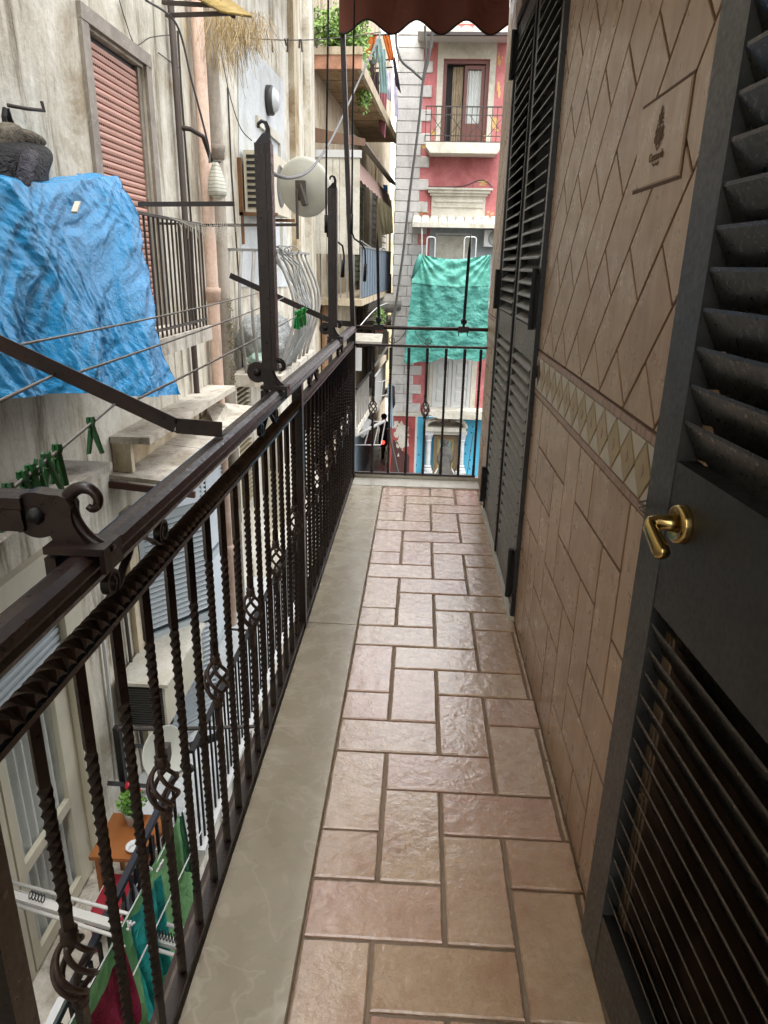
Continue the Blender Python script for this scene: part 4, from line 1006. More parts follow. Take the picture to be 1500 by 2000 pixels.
lp = thing('wall_lamp', 'round bulkhead wall lamp with dark rim on the white patch', 'lamp', tuple(W_(520, 195)))
lc = W_(520, 196)+Vector((.02, 0, 0))
build('rim', MB().lathe([(.0, 0), (.20, 0), (.20, .08), (.17, .10)], lc, (1, 0, 0), 24), simple('lamp_rim', '3a3a38', .4), lp, smooth=True); build('diffuser', MB().lathe([(.17, .10), (.13, .15), (.07, .175), (0, .18)], lc, (1, 0, 0), 24), simple('frosted_glass', 'b9bdbd', .3), lp, smooth=True)
sw = thing('small_window', 'narrow white slatted window frame beside the upper air conditioner', 'window', tuple(W_(520, 260)))
build('frame', MB().box((WX+.017, 10.9, 3.30), (WX+.06, 12.6, 3.42)).box((WX+.017, 12.5, 1.6), (WX+.06, 12.6, 3.299)), CREAMP, sw)
for i in range(16): build('shutter_slat', MB().bar((WX-.03, 10.92, 3.22-i*.10), (WX-.03, 12.48, 3.22-i*.10), .02, .085), WHITEPL, sw)

# balcony slabs over the far wall of the same house
single('upper_balcony_slab', MB().box((WX+.001, 8.6, 6.0), (-1.62, 13.5, 6.16)), PLASTER_W, 'white underside of the balcony slab high on the house opposite', 'balcony')
single('upper_balcony_side', MB().box((-1.62, 8.6, 6.0), (-1.56, 13.5, 7.0)), WHITEPL, 'white slatted balcony front above the slab underside, beside the awning', 'balcony')
# straw awning with fringe
sa = thing('reed_awning', 'yellow reed mat awning on dark brackets with a hanging straw fringe', 'awning', (-2.0, 7, 3.9))
fr = lambda px, py, y: ony(px, py, y)
A1, A2 = fr(325, 30, 7.0), fr(455, 26, 6.6)
build('bracket', MB().bar(A1, A2, .03, .03).bar(fr(318, 5, 7.0), fr(440, 12, 6.7), .03, .03).bar(fr(425, -5, 6.7), fr(457, 32, 6.5), .03, .03), RUSTY, sa)
rm = MB()
for i in range(26):
    t = i/25; a = fr(352+78*t, -22+44*t, 6.9-.5*t); b = fr(352+78*t+62, -26+58*t, 6.9-.5*t); rm.tube([a, b], .011, 6)
for t in (.25, .7): rm.tube([fr(352+62*t, -24+2*t, 6.88), fr(430+62*t, 22+14*t, 6.38)], .006, 5)
build('reed_mat', rm, BAMBOO, sa, smooth=True)
sm_ = MB()
for i in range(620):
    t = random.random(); y = 8.1+random.uniform(-.25, .9)
    px = random.gauss(452, 44); 
    if not 352 < px < 530: continue
    top = fr(px, random.uniform(10, 45) if px < 460 else random.uniform(20, 60), y); L = .6*random.uniform(.02, .75)**1.4*math.exp(-((px-430)/60)**2) + random.uniform(.05, .3)
    sway = Vector((random.gauss(0, .07), random.gauss(0, .12), 0))
    sm_.tube([top, top+sway*.4+Vector((0, 0, -L*.5)), top+sway+Vector((0, 0, -L))], .0019, 3, caps=False)
o = build('straw_fringe', sm_, STRAW, sa); o['kind'] = 'stuff'

# wire with small pegs crossing near the top
pts = [ony(440, 70, 9), ony(520, 77, 10), ony(600, 78, 11), ony(680, 72, 12), ony(745, 62, 13)]
wire(pts, 'thin black wire with little clips stretched high across the alley', .007, RUSTY)
m = MB()
for px in (458, 480, 503, 530, 556, 562, 585, 588, 620):
    c = ony(px, 75+random.uniform(0, 2), 10.5); m.bar(c, c+Vector((random.uniform(-.02, .02), 0, -random.uniform(.05, .15))), .02, .02)
single('wire_clips', m, RUSTY, 'small dark clips hanging on the high black wire', 'clip', kind='stuff')

# ---- bulging balcony under the dish
bb = thing('bulging_balcony_railing', 'grey pot bellied iron balcony railing with coiled cables beside the satellite dish', 'railing', (-1.9, 9, .5))
def bulge(t): return .20*math.sin(math.pi*min(1, t*1.0))**1.3 * (1.25-.5*t)
zb0, zt0 = .20, 1.62
Yb = [8.6+.36*i for i in range(7)]
def bbar(x, y, dx, dy):
    pts = []
    for i in range(13):
        t = i/12; b = bulge(1-t); pts.append((x+dx*b, y+dy*b, zb0+(zt0-zb0)*t))
    return MB().tube(pts, .020, 8)
Xo = -1.72
BARG = simple('pale_grey_bar_paint', '8f8e89', .55, var=.25)
for i in range(7): build('bar', bbar(Xo, 8.75+.36*i, 1, 0), BARG, bb, smooth=True)
for i in range(4): build('bar', bbar(-2.28+.15*i, 8.72, 0, -1), BARG, bb, smooth=True)
build('top_rail', MB().box((Xo-.02, 8.70, zt0), (Xo+.02, 11.2, zt0+.03)).box((WX+.01, 8.70, zt0), (Xo-.021, 8.74, zt0+.03)), STEEL, bb)
single('bulging_balcony_slab', MB().box((WX+.11, 8.55, .06), (Xo+.06, 11.4, .20)), SLABM, 'stone slab carrying the pot bellied railing', 'balcony')
cm = MB()
for i in range(16):
    y = 8.95+random.uniform(-.1, .5); x = -1.55+random.uniform(-.05, .05); ph = random.uniform(-.1, .1)
    cm.tube([(x-.25+ph, y-.1, 1.62), (x-.1+ph, y, 1.45+ph*.3), (x+.05+.02*i*.3, y, 1.0), (x+.04+ph*.5, y, .65), (x-.12, y-.02, .30), (x-.22, y-.1, .22)], .007, 5)
for i in range(9):
    c = Vector((-1.68+random.uniform(-.1, .15), 8.85, 1.64)); r = random.uniform(.05, .11)
    cm.tube([c+Vector((r*math.cos(a*.7), .02*math.sin(a), r*.6*math.sin(a*.7))) for a in range(11)], .007, 5)
single('cable_bundle', cm, simple('grey_cables', '8b8d8c', .5), 'bundle of grey cables spilling over the pot bellied railing', 'cable', smooth=True, kind='stuff')
def sack(c, r, mat, lab, name='plastic_sack'):
    c = Vector(c); m = MB()
    def f(u, v):
        a = u*2*math.pi; b = v*math.pi; n = 1+.25*noise.fractal(Vector((math.cos(a)*2*math.sin(b), math.sin(a)*2*math.sin(b), math.cos(b)*2))+c, 1, 2, 3)
        return tuple(c+Vector((math.cos(a)*math.sin(b)*r[0], math.sin(a)*math.sin(b)*r[1], math.cos(b)*r[2]))*n)
    m.grid(f, 28, 18); return single(name, m, mat, lab, 'sack', smooth=True)
PLB = cloth('clear_plastic_sheet', 'b4b8b6', .25, wrinkle=.8, ws=12, dark='83888a', spec=.8)
sack((-2.0, 9.3, .55), (.34, .4, .36), PLB, 'crumpled pale plastic sack inside the pot bellied balcony')
sack((-1.95, 8.95, .32), (.2, .2, .12), cloth('pale_green_plastic', 'a9c4b8', .4), 'small pale green bundle at the foot of the pot bellied railing')
m = MB(); f0 = None
# cream shutters under it (grille-like), behind the peg cluster
gs = thing('half_open_blind', 'small beige slatted blind under the pot bellied balcony', 'shutter', (WX, 7.6, -1))
for i in range(26):
    z = -.02-.062*i; build('slat', MB().bar((WX+.14, 8.55, z), (WX+.14, 9.3, z), .05, .018), simple('beige_slat', '8f8468', .7) if i == 0 else MATS.setdefault('bs', simple('beige_slat2', '8f8468', .7)), gs)
build('side_frame', MB().box((WX+.1, 8.50, -1.7), (WX+.18, 8.549, .05)), CREAMPL, gs)
single('brown_canopy_panel', MB().prism([onx(526, 640, -2.1), onx(556, 629, -2.1), onx(576, 658, -1.7), onx(535, 668, -1.9)], (0, 0, -.02)), simple('brown_panel', '6f5c4a', .8), 'tilted brown panel under the pot bellied balcony', 'panel')

# ---- big cables crossing in the air
wire([ony(517, 318, 3.4), ony(535, 340, 4.2), ony(570, 347, 5.4), ony(605, 332, 6.4), ony(640, 285, 7.5), ony(668, 230, 8.6), ony(700, 160, 9.8), ony(745, 62, 11)], 'thick grey cable sagging past the satellite dish', .012)
wire([ony(775, 30, 10), ony(774, 85, 10), ony(784, 118, 10), ony(806, 138, 10), ony(825, 155, 10)], 'grey cable curling down in front of the quoins', .016)
wire([ony(847, 40, 10), ony(838, 110, 10), ony(826, 160, 10), ony(818, 240, 10), ony(800, 380, 10), ony(788, 490, 10), ony(778, 560, 10), ony(768, 640, 10), ony(764, 720, 10), ony(760, 830, 10), ony(772, 900, 10), ony(781, 935, 10)], 'long grey cable dangling in front of the stone quoins', .017)
wire([ony(830, 50, 10), ony(832, 110, 10), ony(826, 155, 10)], 'short second cable beside the long dangling one', .015)
# ================================================================== PINK HOUSE AT THE END
D = 22.0
N = lambda px, py, d=0.0: ony(px, py, D-d)
def rect(px0, py0, px1, py1, d=0.0):
    """x0,x1,z0,z1 of a frontal rectangle on the plane y = D-d"""
    a = N((px0+px1)/2, py0, d); b = N((px0+px1)/2, py1, d); c = N(px0, (py0+py1)/2, d); e = N(px1, (py0+py1)/2, d)
    return c.x, e.x, b.z, a.z
def pbox(m, px0, py0, px1, py1, d0, d1):
    x0, x1, z0, z1 = rect(px0, py0, px1, py1, d0); return m.box((x0, D-d1, z0), (x1, D-d0, z1))
ph = thing('pink_house', 'pink house with grey stone quoins closing the end of the alley', 'house', (1, D, GZ))
zsl = N(880, 806).z       # first floor slab
x_l = -.86
dw = rect(864, 116, 952, 281)
build('wall', wall_with_holes(0, -1, 1, 0, 1, []), PINK, ph) if False else None
m = MB()
xs = sorted([x_l, 4.5, dw[0], dw[1]]); zs = sorted([zsl, 7.62, dw[2], dw[3]])
for i in range(3):
    for j in range(3):
        if i == 1 and j == 1: continue
        m.add([(xs[i], D, zs[j]), (xs[i+1], D, zs[j]), (xs[i+1], D, zs[j+1]), (xs[i], D, zs[j+1])], [(0, 1, 2, 3)])
x0, x1, z0, z1 = dw
m.add([(x0, D, z0), (x1, D, z0), (x1, D, z1), (x0, D, z1), (x0, D+.35, z0), (x1, D+.35, z0), (x1, D+.35, z1), (x0, D+.35, z1)], [(0, 4, 5, 1), (1, 5, 6, 2), (2, 6, 7, 3), (3, 7, 4, 0)])
build('wall', m, PINK, ph)
build('side_wall', MB().box((x_l+.01, D+.02, GZ), (x_l+.03, D+9, 7.62)), PLASTER, ph)
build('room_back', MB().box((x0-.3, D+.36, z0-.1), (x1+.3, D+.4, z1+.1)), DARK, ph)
# quoin stones
zz = zsl-.02; i = 0
rowh = (N(800, 100).z-N(800, 124.3).z)
while zz < 7.5:
    long_ = (i % 2 == 0); xe = N(812, 500).x if not long_ else N(829, 500).x
    if long_: xe = -.86+.95
    else: xe = -.86+.70
    xm = x_l + .42 + (.12 if i % 2 else 0)
    if zz < 3.2:
        parts = ((x_l, xm), (xm, xe))
    else: parts = ((x_l, xe),)
    for a, b in parts:
        build('quoin_stone', MB().pillow([(a+.004, D, zz+.004), (b-.004, D, zz+.004), (b-.004, D, zz+rowh-.004), (a+.004, D, zz+rowh-.004)], (0, -1, 0), .045+random.uniform(0, .006), .012), QUOIN, ph)
    build('quoin_return', MB().box((x_l-.02, D-.03, zz+.004), (x_l-.001, D+.5, zz+rowh-.004)), QUOIN, ph) if i % 2 else None
    zz += rowh; i += 1
# flaking patches (ochre) where paint has fallen
fm = MB()
def flake(px, py, w, h, n=9):
    c = N(px, py); P = []
    for k in range(n):
        a = 2*math.pi*k/n; s = random.uniform(.5, 1.1); P.append((c.x+w*.5*s*math.cos(a), D-.004-random.uniform(0, .002), c.z+h*.5*s*math.sin(a)))
    fm.add(P, [tuple(range(n))])
for px, py, w, h, c in ((975, 120, .12, .5, 8), (975, 180, .12, .6, 8), (827, 225, .2, .25, 4), (830, 270, .2, .3, 4), (835, 282, .5, .25, 6), (945, 358, .4, .2, 5), (820, 415, .5, .3, 9), (955, 420, .25, .35, 6), (818, 322, .1, .3, 3), (965, 240, .25, .5, 7), (950, 270, .3, .3, 6), (812, 372, .15, .15, 4), (822, 470, .2, .3, 3), (845, 258, .2, .3, 4)):
    for _ in range(c): flake(px+random.gauss(0, w*14), py+random.gauss(0, h*14), w*random.uniform(.2, .7), h*random.uniform(.15, .5))
o = build('flaked_paint', fm, OCHREP, ph); o['kind'] = 'stuff'
# cream surround of the upper door
m = MB(); a = rect(853, 60, 966, 280)
m.box((a[0], D-.03, dw[2]-.02), (dw[0]-.01, D-.002, a[3])).box((dw[1]+.01, D-.03, dw[2]-.02), (a[1], D-.002, a[3])).box((dw[0]-.0099, D-.03, dw[3]+.01), (dw[1]+.0099, D-.002, a[3]))
build('cream_surround', m, CREAMP, ph)
def framed(x0, x1, z0, z1, y, w, t, mat, parent, name='frame'):
    return build(name, MB().box((x0, y, z0), (x0+w, y+t, z1)).box((x1-w, y, z0), (x1, y+t, z1)).box((x0+w+.001, y, z1-w), (x1-w-.001, y+t, z1)).box((x0+w+.001, y, z0), (x1-w-.001, y+t, z0+w*.6)), mat, parent)
WOODB = simple('brown_painted_wood', '6a4038', .5)
dr = framed(dw[0], dw[1], dw[2], dw[3], D+.05, .09, .1, WOODB, ph, 'balcony_door')
xm = dw[0]+(dw[1]-dw[0])*.47
lf = framed(xm, dw[1]-.1, dw[2]+.03, dw[3]-.12, D+.10, .09, .06, WOODB, ph, 'door_leaf')
build('leaf_panel', MB().box((xm+.091, D+.11, dw[2]+.1), (dw[1]-.191, D+.14, dw[2]+.52)), WOODB, lf)
build('curtain', MB().grid(lambda u, v: (xm+.09+(dw[1]-.19-xm-.09)*u, D+.17+.02*math.sin(u*30), dw[2]+.53+(dw[3]-.22-dw[2]-.53)*v), 40, 3), LACE, lf, smooth=True)
build('glass_pane', MB().box((xm+.09, D+.125, dw[2]+.525), (dw[1]-.19, D+.13, dw[3]-.2)), GLASS, lf) if False else None
build('striped_curtain', MB().grid(lambda u, v: (dw[0]+.26+(xm-dw[0]-.28)*u, D+.25+.03*math.sin(u*26), dw[2]+.03+(dw[3]-.15-dw[2])*v), 50, 3), cloth('beige_curtain', 'b9ab93', .9, ws=3, dark='9c8c74'), ph, smooth=True)
# balcony slab and rail
sl = rect(828, 281, 972, 297, .5)
bs = build('balcony_slab', MB().prism([(-.03, D-.75, sl[3]), (2.0, D-.75, sl[3]), (2.0, D-.75, sl[3]-.10), (1.9, D-.75, sl[3]-.26), (.10, D-.75, sl[3]-.26), (-.03, D-.75, sl[3]-.10)], (0, .74, 0)), CREAMP, ph)
rl = rect(830, 207, 975, 281, .72); yr = D-.72
m = MB(); zt, zb = rl[3], sl[3]+.03
x0, x1 = rl[0], 2.0
m.box((x0, yr-.015, zt-.03), (x1, yr+.015, zt)).box((x0, yr-.01, zt-.22), (x1, yr+.01, zt-.20)).box((x0, yr-.01, zb+.12), (x1, yr+.01, zb+.14)).box((x0, yr-.01, zb-.02), (x1, yr+.01, zb)).box((x0, yr, zt-.03), (x0+.02, D-.01, zt)).box((x0, yr, zb+.12), (x0+.02, D-.01, zb+.14))
rr = build('balcony_railing', m, RUSTY, ph)
for i in range(16):
    x = x0+.02+(x1-x0-.04)*i/15; build('bar', MB().box((x-.009, yr-.009, zb), (x+.009, yr+.009, zt-.031)), RUSTY, rr)
for i in range(4):
    xa = x0+(x1-x0)*(i*2+.6)/8; xb = xa+(x1-x0)*1.5/8
    build('cross_brace', MB().bar((xa, yr-.016, zb+.14), (xb, yr-.016, zt-.22), .014, .014).bar((xb, yr-.030, zb+.14), (xa, yr-.030, zt-.22), .014, .014), RUSTY, rr)
# cornice window head
m = MB(); c = rect(832, 367, 962, 382, .2)
for k, (e, h) in enumerate(((0, .0), (.05, .06), (.11, .13), (.17, .18))):
    pass
zc = c[3]; xa, xb = c[0], c[1]
m.box((xa, D-.26, zc-.05), (xb, D-.001, zc)).box((xa+.06, D-.21, zc-.13), (xb-.06, D-.001, zc-.051)).box((xa+.12, D-.15, zc-.20), (xb-.12, D-.001, zc-.131))
b2 = rect(843, 382, 950, 425, .05); m.box((xa+.17, D-.08, b2[2]), (xb-.17, D-.001, zc-.201)).box((xa+.24, D-.11, zc-.36), (xb-.24, D-.081, zc-.30)).box((xa+.24, D-.11, zc-.50), (xb-.24, D-.081, zc-.46))
build('window_cornice', m, CREAMP, ph)
# scalloped white tile canopies
def canopy(px0, px1, pyt, pyb, n, d=.75, extra=0):
    a = rect(px0, pyt, px1, pyb, d); w_ = (a[1]-a[0]+extra)/n
    root = build('tile_canopy', MB().box((a[0], D-d+.02, a[2]-.0), (a[1]+extra, D-.001, a[2]+.03)), WHITEPL, ph)
    for i in range(n):
        x = a[0]+w_*i; P = []
        for k in range(7):
            an = math.pi*k/6; P.append((x+w_/2-w_*.49*math.cos(an), a[2]+.05+.07*math.sin(an)))
        m = MB(); top = [(p, D-d, q) for p, q in P]; back = [(p, D-.02, q+(a[3]-a[2])*.9) for p, q in P]
        m.v = top+back+[(p, D-d-.001, a[2]-.02) for p, q in P]; m.f = [(k, k+1, 8+k, 7+k) for k in range(6)]+[(14+k, 15+k, k+1, k) for k in range(6)]
        build('canopy_tile', m, CREAMP, root)
canopy(805, 960, 424, 443, 11, extra=.5); canopy(816, 985, 46, 60, 9, 1.0, extra=.3)
build('canopy_support', MB().box((-.12, D-1.0, rect(816, 46, 985, 60, 1.)[2]-.09), (2.5, D-.9, rect(816, 46, 985, 60, 1.)[2]-.01)), simple('dark_beam', '3b3230', .7), ph)
build('cream_frieze', MB().box((a[0], D-.02, 7.58), (3.5, D-.003, 7.6)), CREAMP, ph)
# grey wall with cream roller, white tubes
g_ = rect(838, 446, 1000, 560)
build('grey_wall_panel', MB().box((g_[0], D-.012, g_[2]), (3.2, D-.001, g_[3])), GREYP, ph)
m = MB(); rs_ = rect(852, 459, 916, 560, .05)
rw = framed(rs_[0]-.05, rs_[1]+.05, rs_[2], rs_[3]+.05, D-.06, .045, .04, WHITEPL, ph, 'roller_frame'); f0 = None; i = 0
z = rs_[3]-.03
while z > rs_[2]:
    build('roller_slat', MB().box((rs_[0], D-.05+.006*(i % 2), z-.046), (rs_[1], D-.02, z)), CREAMP, rw); z -= .05; i += 1
def hoop(px0, px1, py0, py1, d):
    a = rect(px0, py0, px1, py1, d); y = D-d; r = .06
    return MB().tube([(a[0], y, a[2]), (a[0], y, a[3]-r), (a[0]+r*.3, y, a[3]-r*.3), (a[0]+r, y, a[3]), (a[1]-r, y, a[3]), (a[1]-r*.3, y, a[3]-r*.3), (a[1], y, a[3]-r), (a[1], y, a[2])], .018, 8)
single('white_tube_hoop', hoop(833, 849, 463, 520, .8), WHITEPL, 'white bent tube hoop left of the cream roller above the green tarpaulin', 'rail')
single('white_tube_hoop', hoop(906, 929, 463, 520, .8), WHITEPL, 'white bent tube hoop right of the cream roller above the green tarpaulin', 'rail')
single('white_pole', MB().tube([N(824, 442, .7), N(824, 510, .7)], .02, 8), WHITEPL, 'thin white pole under the tile canopy', 'pole')
ca = rect(945, 449, 975, 482, .3)
acp = thing('air_conditioner', 'white air conditioner on the pink house under the tile canopy', 'air conditioner', (ca[0], D, ca[2]))
build('casing', MB().box((ca[0], D-.4, ca[2]), (ca[0]+.85, D-.05, ca[3])), WHITEPL, acp); build('fan', MB().lathe([(0, 0), (.18, 0), (.2, .02), (.22, .0)], (ca[0]+.33, D-.401, (ca[2]+ca[3])/2), (0, -1, 0), 24), simple('fan_grey2', '77776f', .5), acp, smooth=True)
wire([N(808, 360, .03), N(850, 365, .03), N(905, 363, .03), N(935, 352, .03), N(950, 354, .03), N(962, 366, .03)], 'thin dark cable across the pink wall above the cornice', .012)
# hidden balcony behind the green tarpaulin
build('tarp_balcony_slab', MB().box((-.2, D-.8, N(880, 590, .8).z-.15), (2.2, D-.001, N(880, 590, .8).z)), CREAMP, ph)
# ---- green tarpaulin
TL = [(820, 497), (806, 540), (800, 600), (794, 650), (789, 706)]
def tg(u, v):
    import bisect
    L = Vector(TL[0]); s = v*(len(TL)-1); i = min(int(s), len(TL)-2); t = s-i
    pl = (TL[i][0]+(TL[i+1][0]-TL[i][0])*t, TL[i][1]+(TL[i+1][1]-TL[i][1])*t)
    pr = (958-8*v, 497+v*208-6*v)
    sagt = 9*math.sin(math.pi*u)*(1-v)**2
    px = pl[0]+(pr[0]-pl[0])*u; py = pl[1]+(pr[1]-pl[1])*u + sagt + (3*math.sin(u*9)+2*math.sin(u*23))*v**6
    p = N(px, py, .95)
    fold = .10*math.sin(u*20-2*v)*(1-u)**2 + .05*math.sin((u*1.2+v*.8)*16)*(v*.7+.2)
    # diagonal drape wrinkles from the top corners
    a1 = math.atan2(v+.05, u+.02); a2 = math.atan2(v+.05, 1.05-u)
    fold += .030*math.sin(a1*26)*math.exp(-2*math.hypot(u, v)) + .035*math.sin(a2*26)*math.exp(-1.6*math.hypot(1-u, v))
    n = .030*noise.fractal(Vector((p.x*3.5, p.z*5, 4)), 1, 2, 4)+.016*abs(noise.noise(Vector((p.x*11, p.z*14, 2))))
    return (p.x, p.y+fold+n-.10*v, p.z)
gt = thing('green_tarpaulin', 'sea green tarpaulin hanging over a balcony of the pink house', 'tarpaulin', tuple(N(880, 500, .95)))
build('sheet', MB().grid(tg, 150, 170), TARPG, gt, smooth=True)
ft = MB().grid(lambda u, v: tuple(Vector(tg(u, v*.30))+Vector((0, -.018-.01*math.sin(u*40)*v, -.002))), 110, 30)
build('doubled_top_band', ft, cloth('green_tarp_band', '5fa697', .5, wrinkle=.25, ws=4, dark='529888'), gt, smooth=True)
build('gathered_corner', MB().tube([N(822, 497, 1.0), N(818, 510, 1.02), N(812, 525, 1.0), N(805, 545, 1.0)], [.05, .09, .07, .02], 8), TARPG, gt, smooth=True)
# white shuttered door below
wd = rect(838, 690, 926, 800)
wdo = framed(wd[0], wd[1], wd[2], wd[3], D-.06, .10, .055, CREAMP, ph, 'white_door')
xm = (wd[0]+wd[1])/2
for a, b in ((wd[0]+.11, xm-.015), (xm+.015, wd[1]-.11)):
    lf = framed(a, b, wd[2]+.08, wd[3]-.12, D-.05, .10, .045, WHITEPL, wdo, 'door_leaf'); h = wd[3]-wd[2]
build('door_panels', MB().box((wd[0]+.11, D-.02, wd[2]+.05), (wd[1]-.11, D-.004, wd[3]-.1)), WHITEPL, wdo)
m = MB()
for a, b in ((wd[0]+.23, xm-.13), (xm+.13, wd[1]-.23)):
    for k in range(4): z_ = wd[2]+.25+k*.42; build('raised_panel', MB().pillow([(a, D-.021, z_), (b, D-.021, z_), (b, D-.021, z_+.33), (a, D-.021, z_+.33)], (0, -1, 0), .02, .03), WHITEPL, wdo)
build('pale_surround', MB().box((wd[0]-.12, D-.025, wd[2]), (wd[0]-.005, D-.002, wd[3])), CREAMP, ph); build('pale_surround', MB().box((wd[1]+.005, D-.025, wd[2]), (wd[1]+.06, D-.002, wd[3])), CREAMP, ph)
fs_ = rect(836, 801, 1000, 817, .4)
build('balcony_slab', MB().prism([(fs_[0]+.05, D-.6, fs_[3]), (3, D-.6, fs_[3]), (3, D-.6, fs_[2]), (fs_[0]+.32, D-.6, fs_[2]), (fs_[0]+.05, D-.6, fs_[2]+.12)], (0, .599, 0)), CREAMP, ph)
build('string_course', MB().box((x_l-.02, D-.07, zsl-.14), (fs_[0]+.04, D+.0, zsl-.022)), CREAMP, ph)
# ground floor: blue front with shrine, dark red corner
zt_ = zsl-.16
xb = N(814, 870).x
build('blue_front', MB().box((xb, D-.02, GZ), (4.5, D+.1, zt_)), BLUEP, ph)
build('white_trim', MB().box((xb-.07, D-.04, GZ), (xb-.001, D+.1, zt_)), WHITEPL, ph)
build('red_corner', MB().box((x_l, D-.03, GZ), (xb-.071, D+.1, zt_)), REDP, ph)
dd = MB().prism([(x_l-.005, D-.034, GZ)]+[(N(p, q).x, D-.034, N(p, q).z) for p, q in ((768, 858), (776, 862), (781, 872), (786, 880), (795, 885), (800, 890))]+[(N(800, 890).x, D-.034, GZ)], (0, .003, 0))
build('dark_dado', dd, BROWNP, ph)
pm_ = MB()
for _ in range(40):
    px, py = random.gauss(785, 6), random.gauss(850, 14); c = N(px, py); P = []
    for kk in range(8): an = kk*math.pi/4; s = random.uniform(.04, .13); P.append((c.x+s*math.cos(an), D-.033-random.uniform(0, .0015), c.z+s*1.4*math.sin(an)))
    pm_.add(P, [tuple(range(8))])
build('peeled_plaster', pm_, CREAMP, ph)['kind'] = 'stuff'
tr = MB()
for px in (816, 814, 905, 912): pass
for x, y in ((814.5, 828), (815, 855), (818, 888), (813, 908), (911, 851), (909, 868), (909, 886), (905, 912), (921, 845), (923, 833), (917, 915), (919, 880), (918, 898)):
    c = N(x, y); tr.lathe([(0, 0), (.028, 0), (.028, .004), (0, .005)], (c.x, D-.0205, c.z), (0, -1, 0), 8)
build('painted_dots', tr, simple('navy_dots', '27506a', .7), ph)['kind'] = 'stuff'
# shrine
sh = thing('street_shrine', 'wall shrine with white columns, arched pediment and a framed figure on the blue wall', 'shrine', tuple(N(870, 930, .2)))
ST = CREAMP
def sp(px, py, d=.2): return N(px, py, d)
for px in (836, 901):
    z0, z1 = GZ+.4, sp(px, 862).z; x = sp(px, 890).x
    build('column', MB().lathe([(.085, 0), (.075, (z1-z0))], (x, D-.22, z0), (0, 0, 1), 16), PLASTER_W, sh, smooth=True)
    build('capital', MB().lathe([(.075, 0), (.10, .03), (.085, .06), (.10, .12), (.13, .20), (.13, .24)], (x, D-.22, z1), (0, 0, 1), 16).box((x-.13, D-.36, z1+.241), (x+.13, D-.05, z1+.36)), PLASTER_W, sh)
    zz0 = sp(px, 918).z; build('column_base', MB().lathe([(.13, -.02), (.13, .06), (.10, .1), (.12, .14), (.085, .18)], (x, D-.22, zz0), (0, 0, 1), 16).box((x-.16, D-.38, GZ), (x+.16, D-.03, zz0-.03)), PLASTER_W, sh)
ent = rect(832, 834, 908, 842, .3)
build('entablature', MB().box((ent[0]-.03, D-.40, ent[2]), (ent[1]+.03, D-.021, ent[3])).box((ent[0]+.05, D-.30, ent[2]-.12), (ent[1]-.05, D-.021, ent[2]-.001)), ST, sh)
cx = (ent[0]+ent[1])/2; hw = (ent[1]-ent[0])/2+.08; zb_ = ent[3]+.002; hh = sp(870, 816).z-zb_
arc = [(cx+hw*math.cos(math.pi*k/24), zb_+hh*math.sin(math.pi*k/24)**.75) for k in range(25)]
for s0, s1 in ((0, 8), (16, 24)):
    for k2, (o1, o2, y1) in enumerate(((1.0, .90, .42), (.895, .80, .36))):
        P = [(cx+(p-cx)*o1, zb_+(q2-zb_)*o1) for p, q2 in arc[s0:s1+1]]+[(cx+(p-cx)*o2, zb_+(q2-zb_)*o2) for p, q2 in reversed(arc[s0:s1+1])]
        build('pediment_moulding', MB().prism([(p, D-y1, q2) for p, q2 in P], (0, y1-.03, 0)), ST, sh)
build('tympanum', MB().prism([(cx+(p-cx)*.8, D-.18, zb_+(q2-zb_)*.8) for p, q2 in arc], (0, .15, 0)), simple('dark_tympanum', '5b5348', .9, var=.4, scale=8), sh)
for s in (-.22, 0, .24): build('relief_rosette', MB().lathe([(.11, 0), (.10, .05), (.05, .07), (0, .06)], (cx+s, D-.18, zb_+.22+(.05 if s == 0 else 0)), (0, -1, 0), 12), simple('relief_grey', '8a8378', .8), sh, smooth=True)
fr_ = rect(846, 850, 893, 935, .1)
fo = framed(fr_[0], fr_[1], fr_[2]-.8, fr_[3], D-.16, .12, .13, simple('dark_wood_frame', '6c5a40', .6), sh, 'niche_frame')
framed(fr_[0]+.121, fr_[1]-.121, fr_[2]-.6, fr_[3]-.121, D-.13, .07, .09, simple('olive_frame', '8d8158', .6), sh, 'inner_frame')
build('niche_back', MB().box((fr_[0]+.13, D-.04, fr_[2]-.7), (fr_[1]-.13, D-.03, fr_[3]-.13)), simple('niche_pale_blue', 'a9c6c0', .6, var=.25, scale=5), sh)
# plain standing statue figure inside the niche
def lump(parts, mat, name, par):
    m = MB()
    for c, r in parts:
        c = Vector(c)
        m.grid(lambda u, v: tuple(c+Vector((math.cos(u*2*math.pi)*math.sin(v*math.pi)*r[0], math.sin(u*2*math.pi)*math.sin(v*math.pi)*r[1], math.cos(v*math.pi)*r[2]))), 16, 10)
    o = build(name, m, mat, par, smooth=True); md = o.modifiers.new('r', 'REMESH'); md.mode = 'VOXEL'; md.voxel_size = .02; md.use_smooth_shade = True; return o
sx_ = (fr_[0]+fr_[1])/2; zh = sp(869, 864).z
lump([((sx_, D-.10, zh), (.09, .07, .11)), ((sx_, D-.10, zh-.14), (.06, .05, .08)), ((sx_, D-.10, zh-.33), (.23, .07, .20)), ((sx_-.18, D-.12, zh-.55), (.08, .06, .22)), ((sx_+.18, D-.12, zh-.5), (.08, .06, .20)),
      ((sx_, D-.10, zh-.65), (.20, .07, .30)), ((sx_, D-.10, zh-1.05), (.24, .08, .40)), ((sx_, D-.10, zh-1.5), (.28, .09, .3)), ((sx_, D-.10, zh-1.9), (.3, .09, .3))], simple('statue_grey', '62605c', .7, var=.3, scale=10), 'figure', sh)
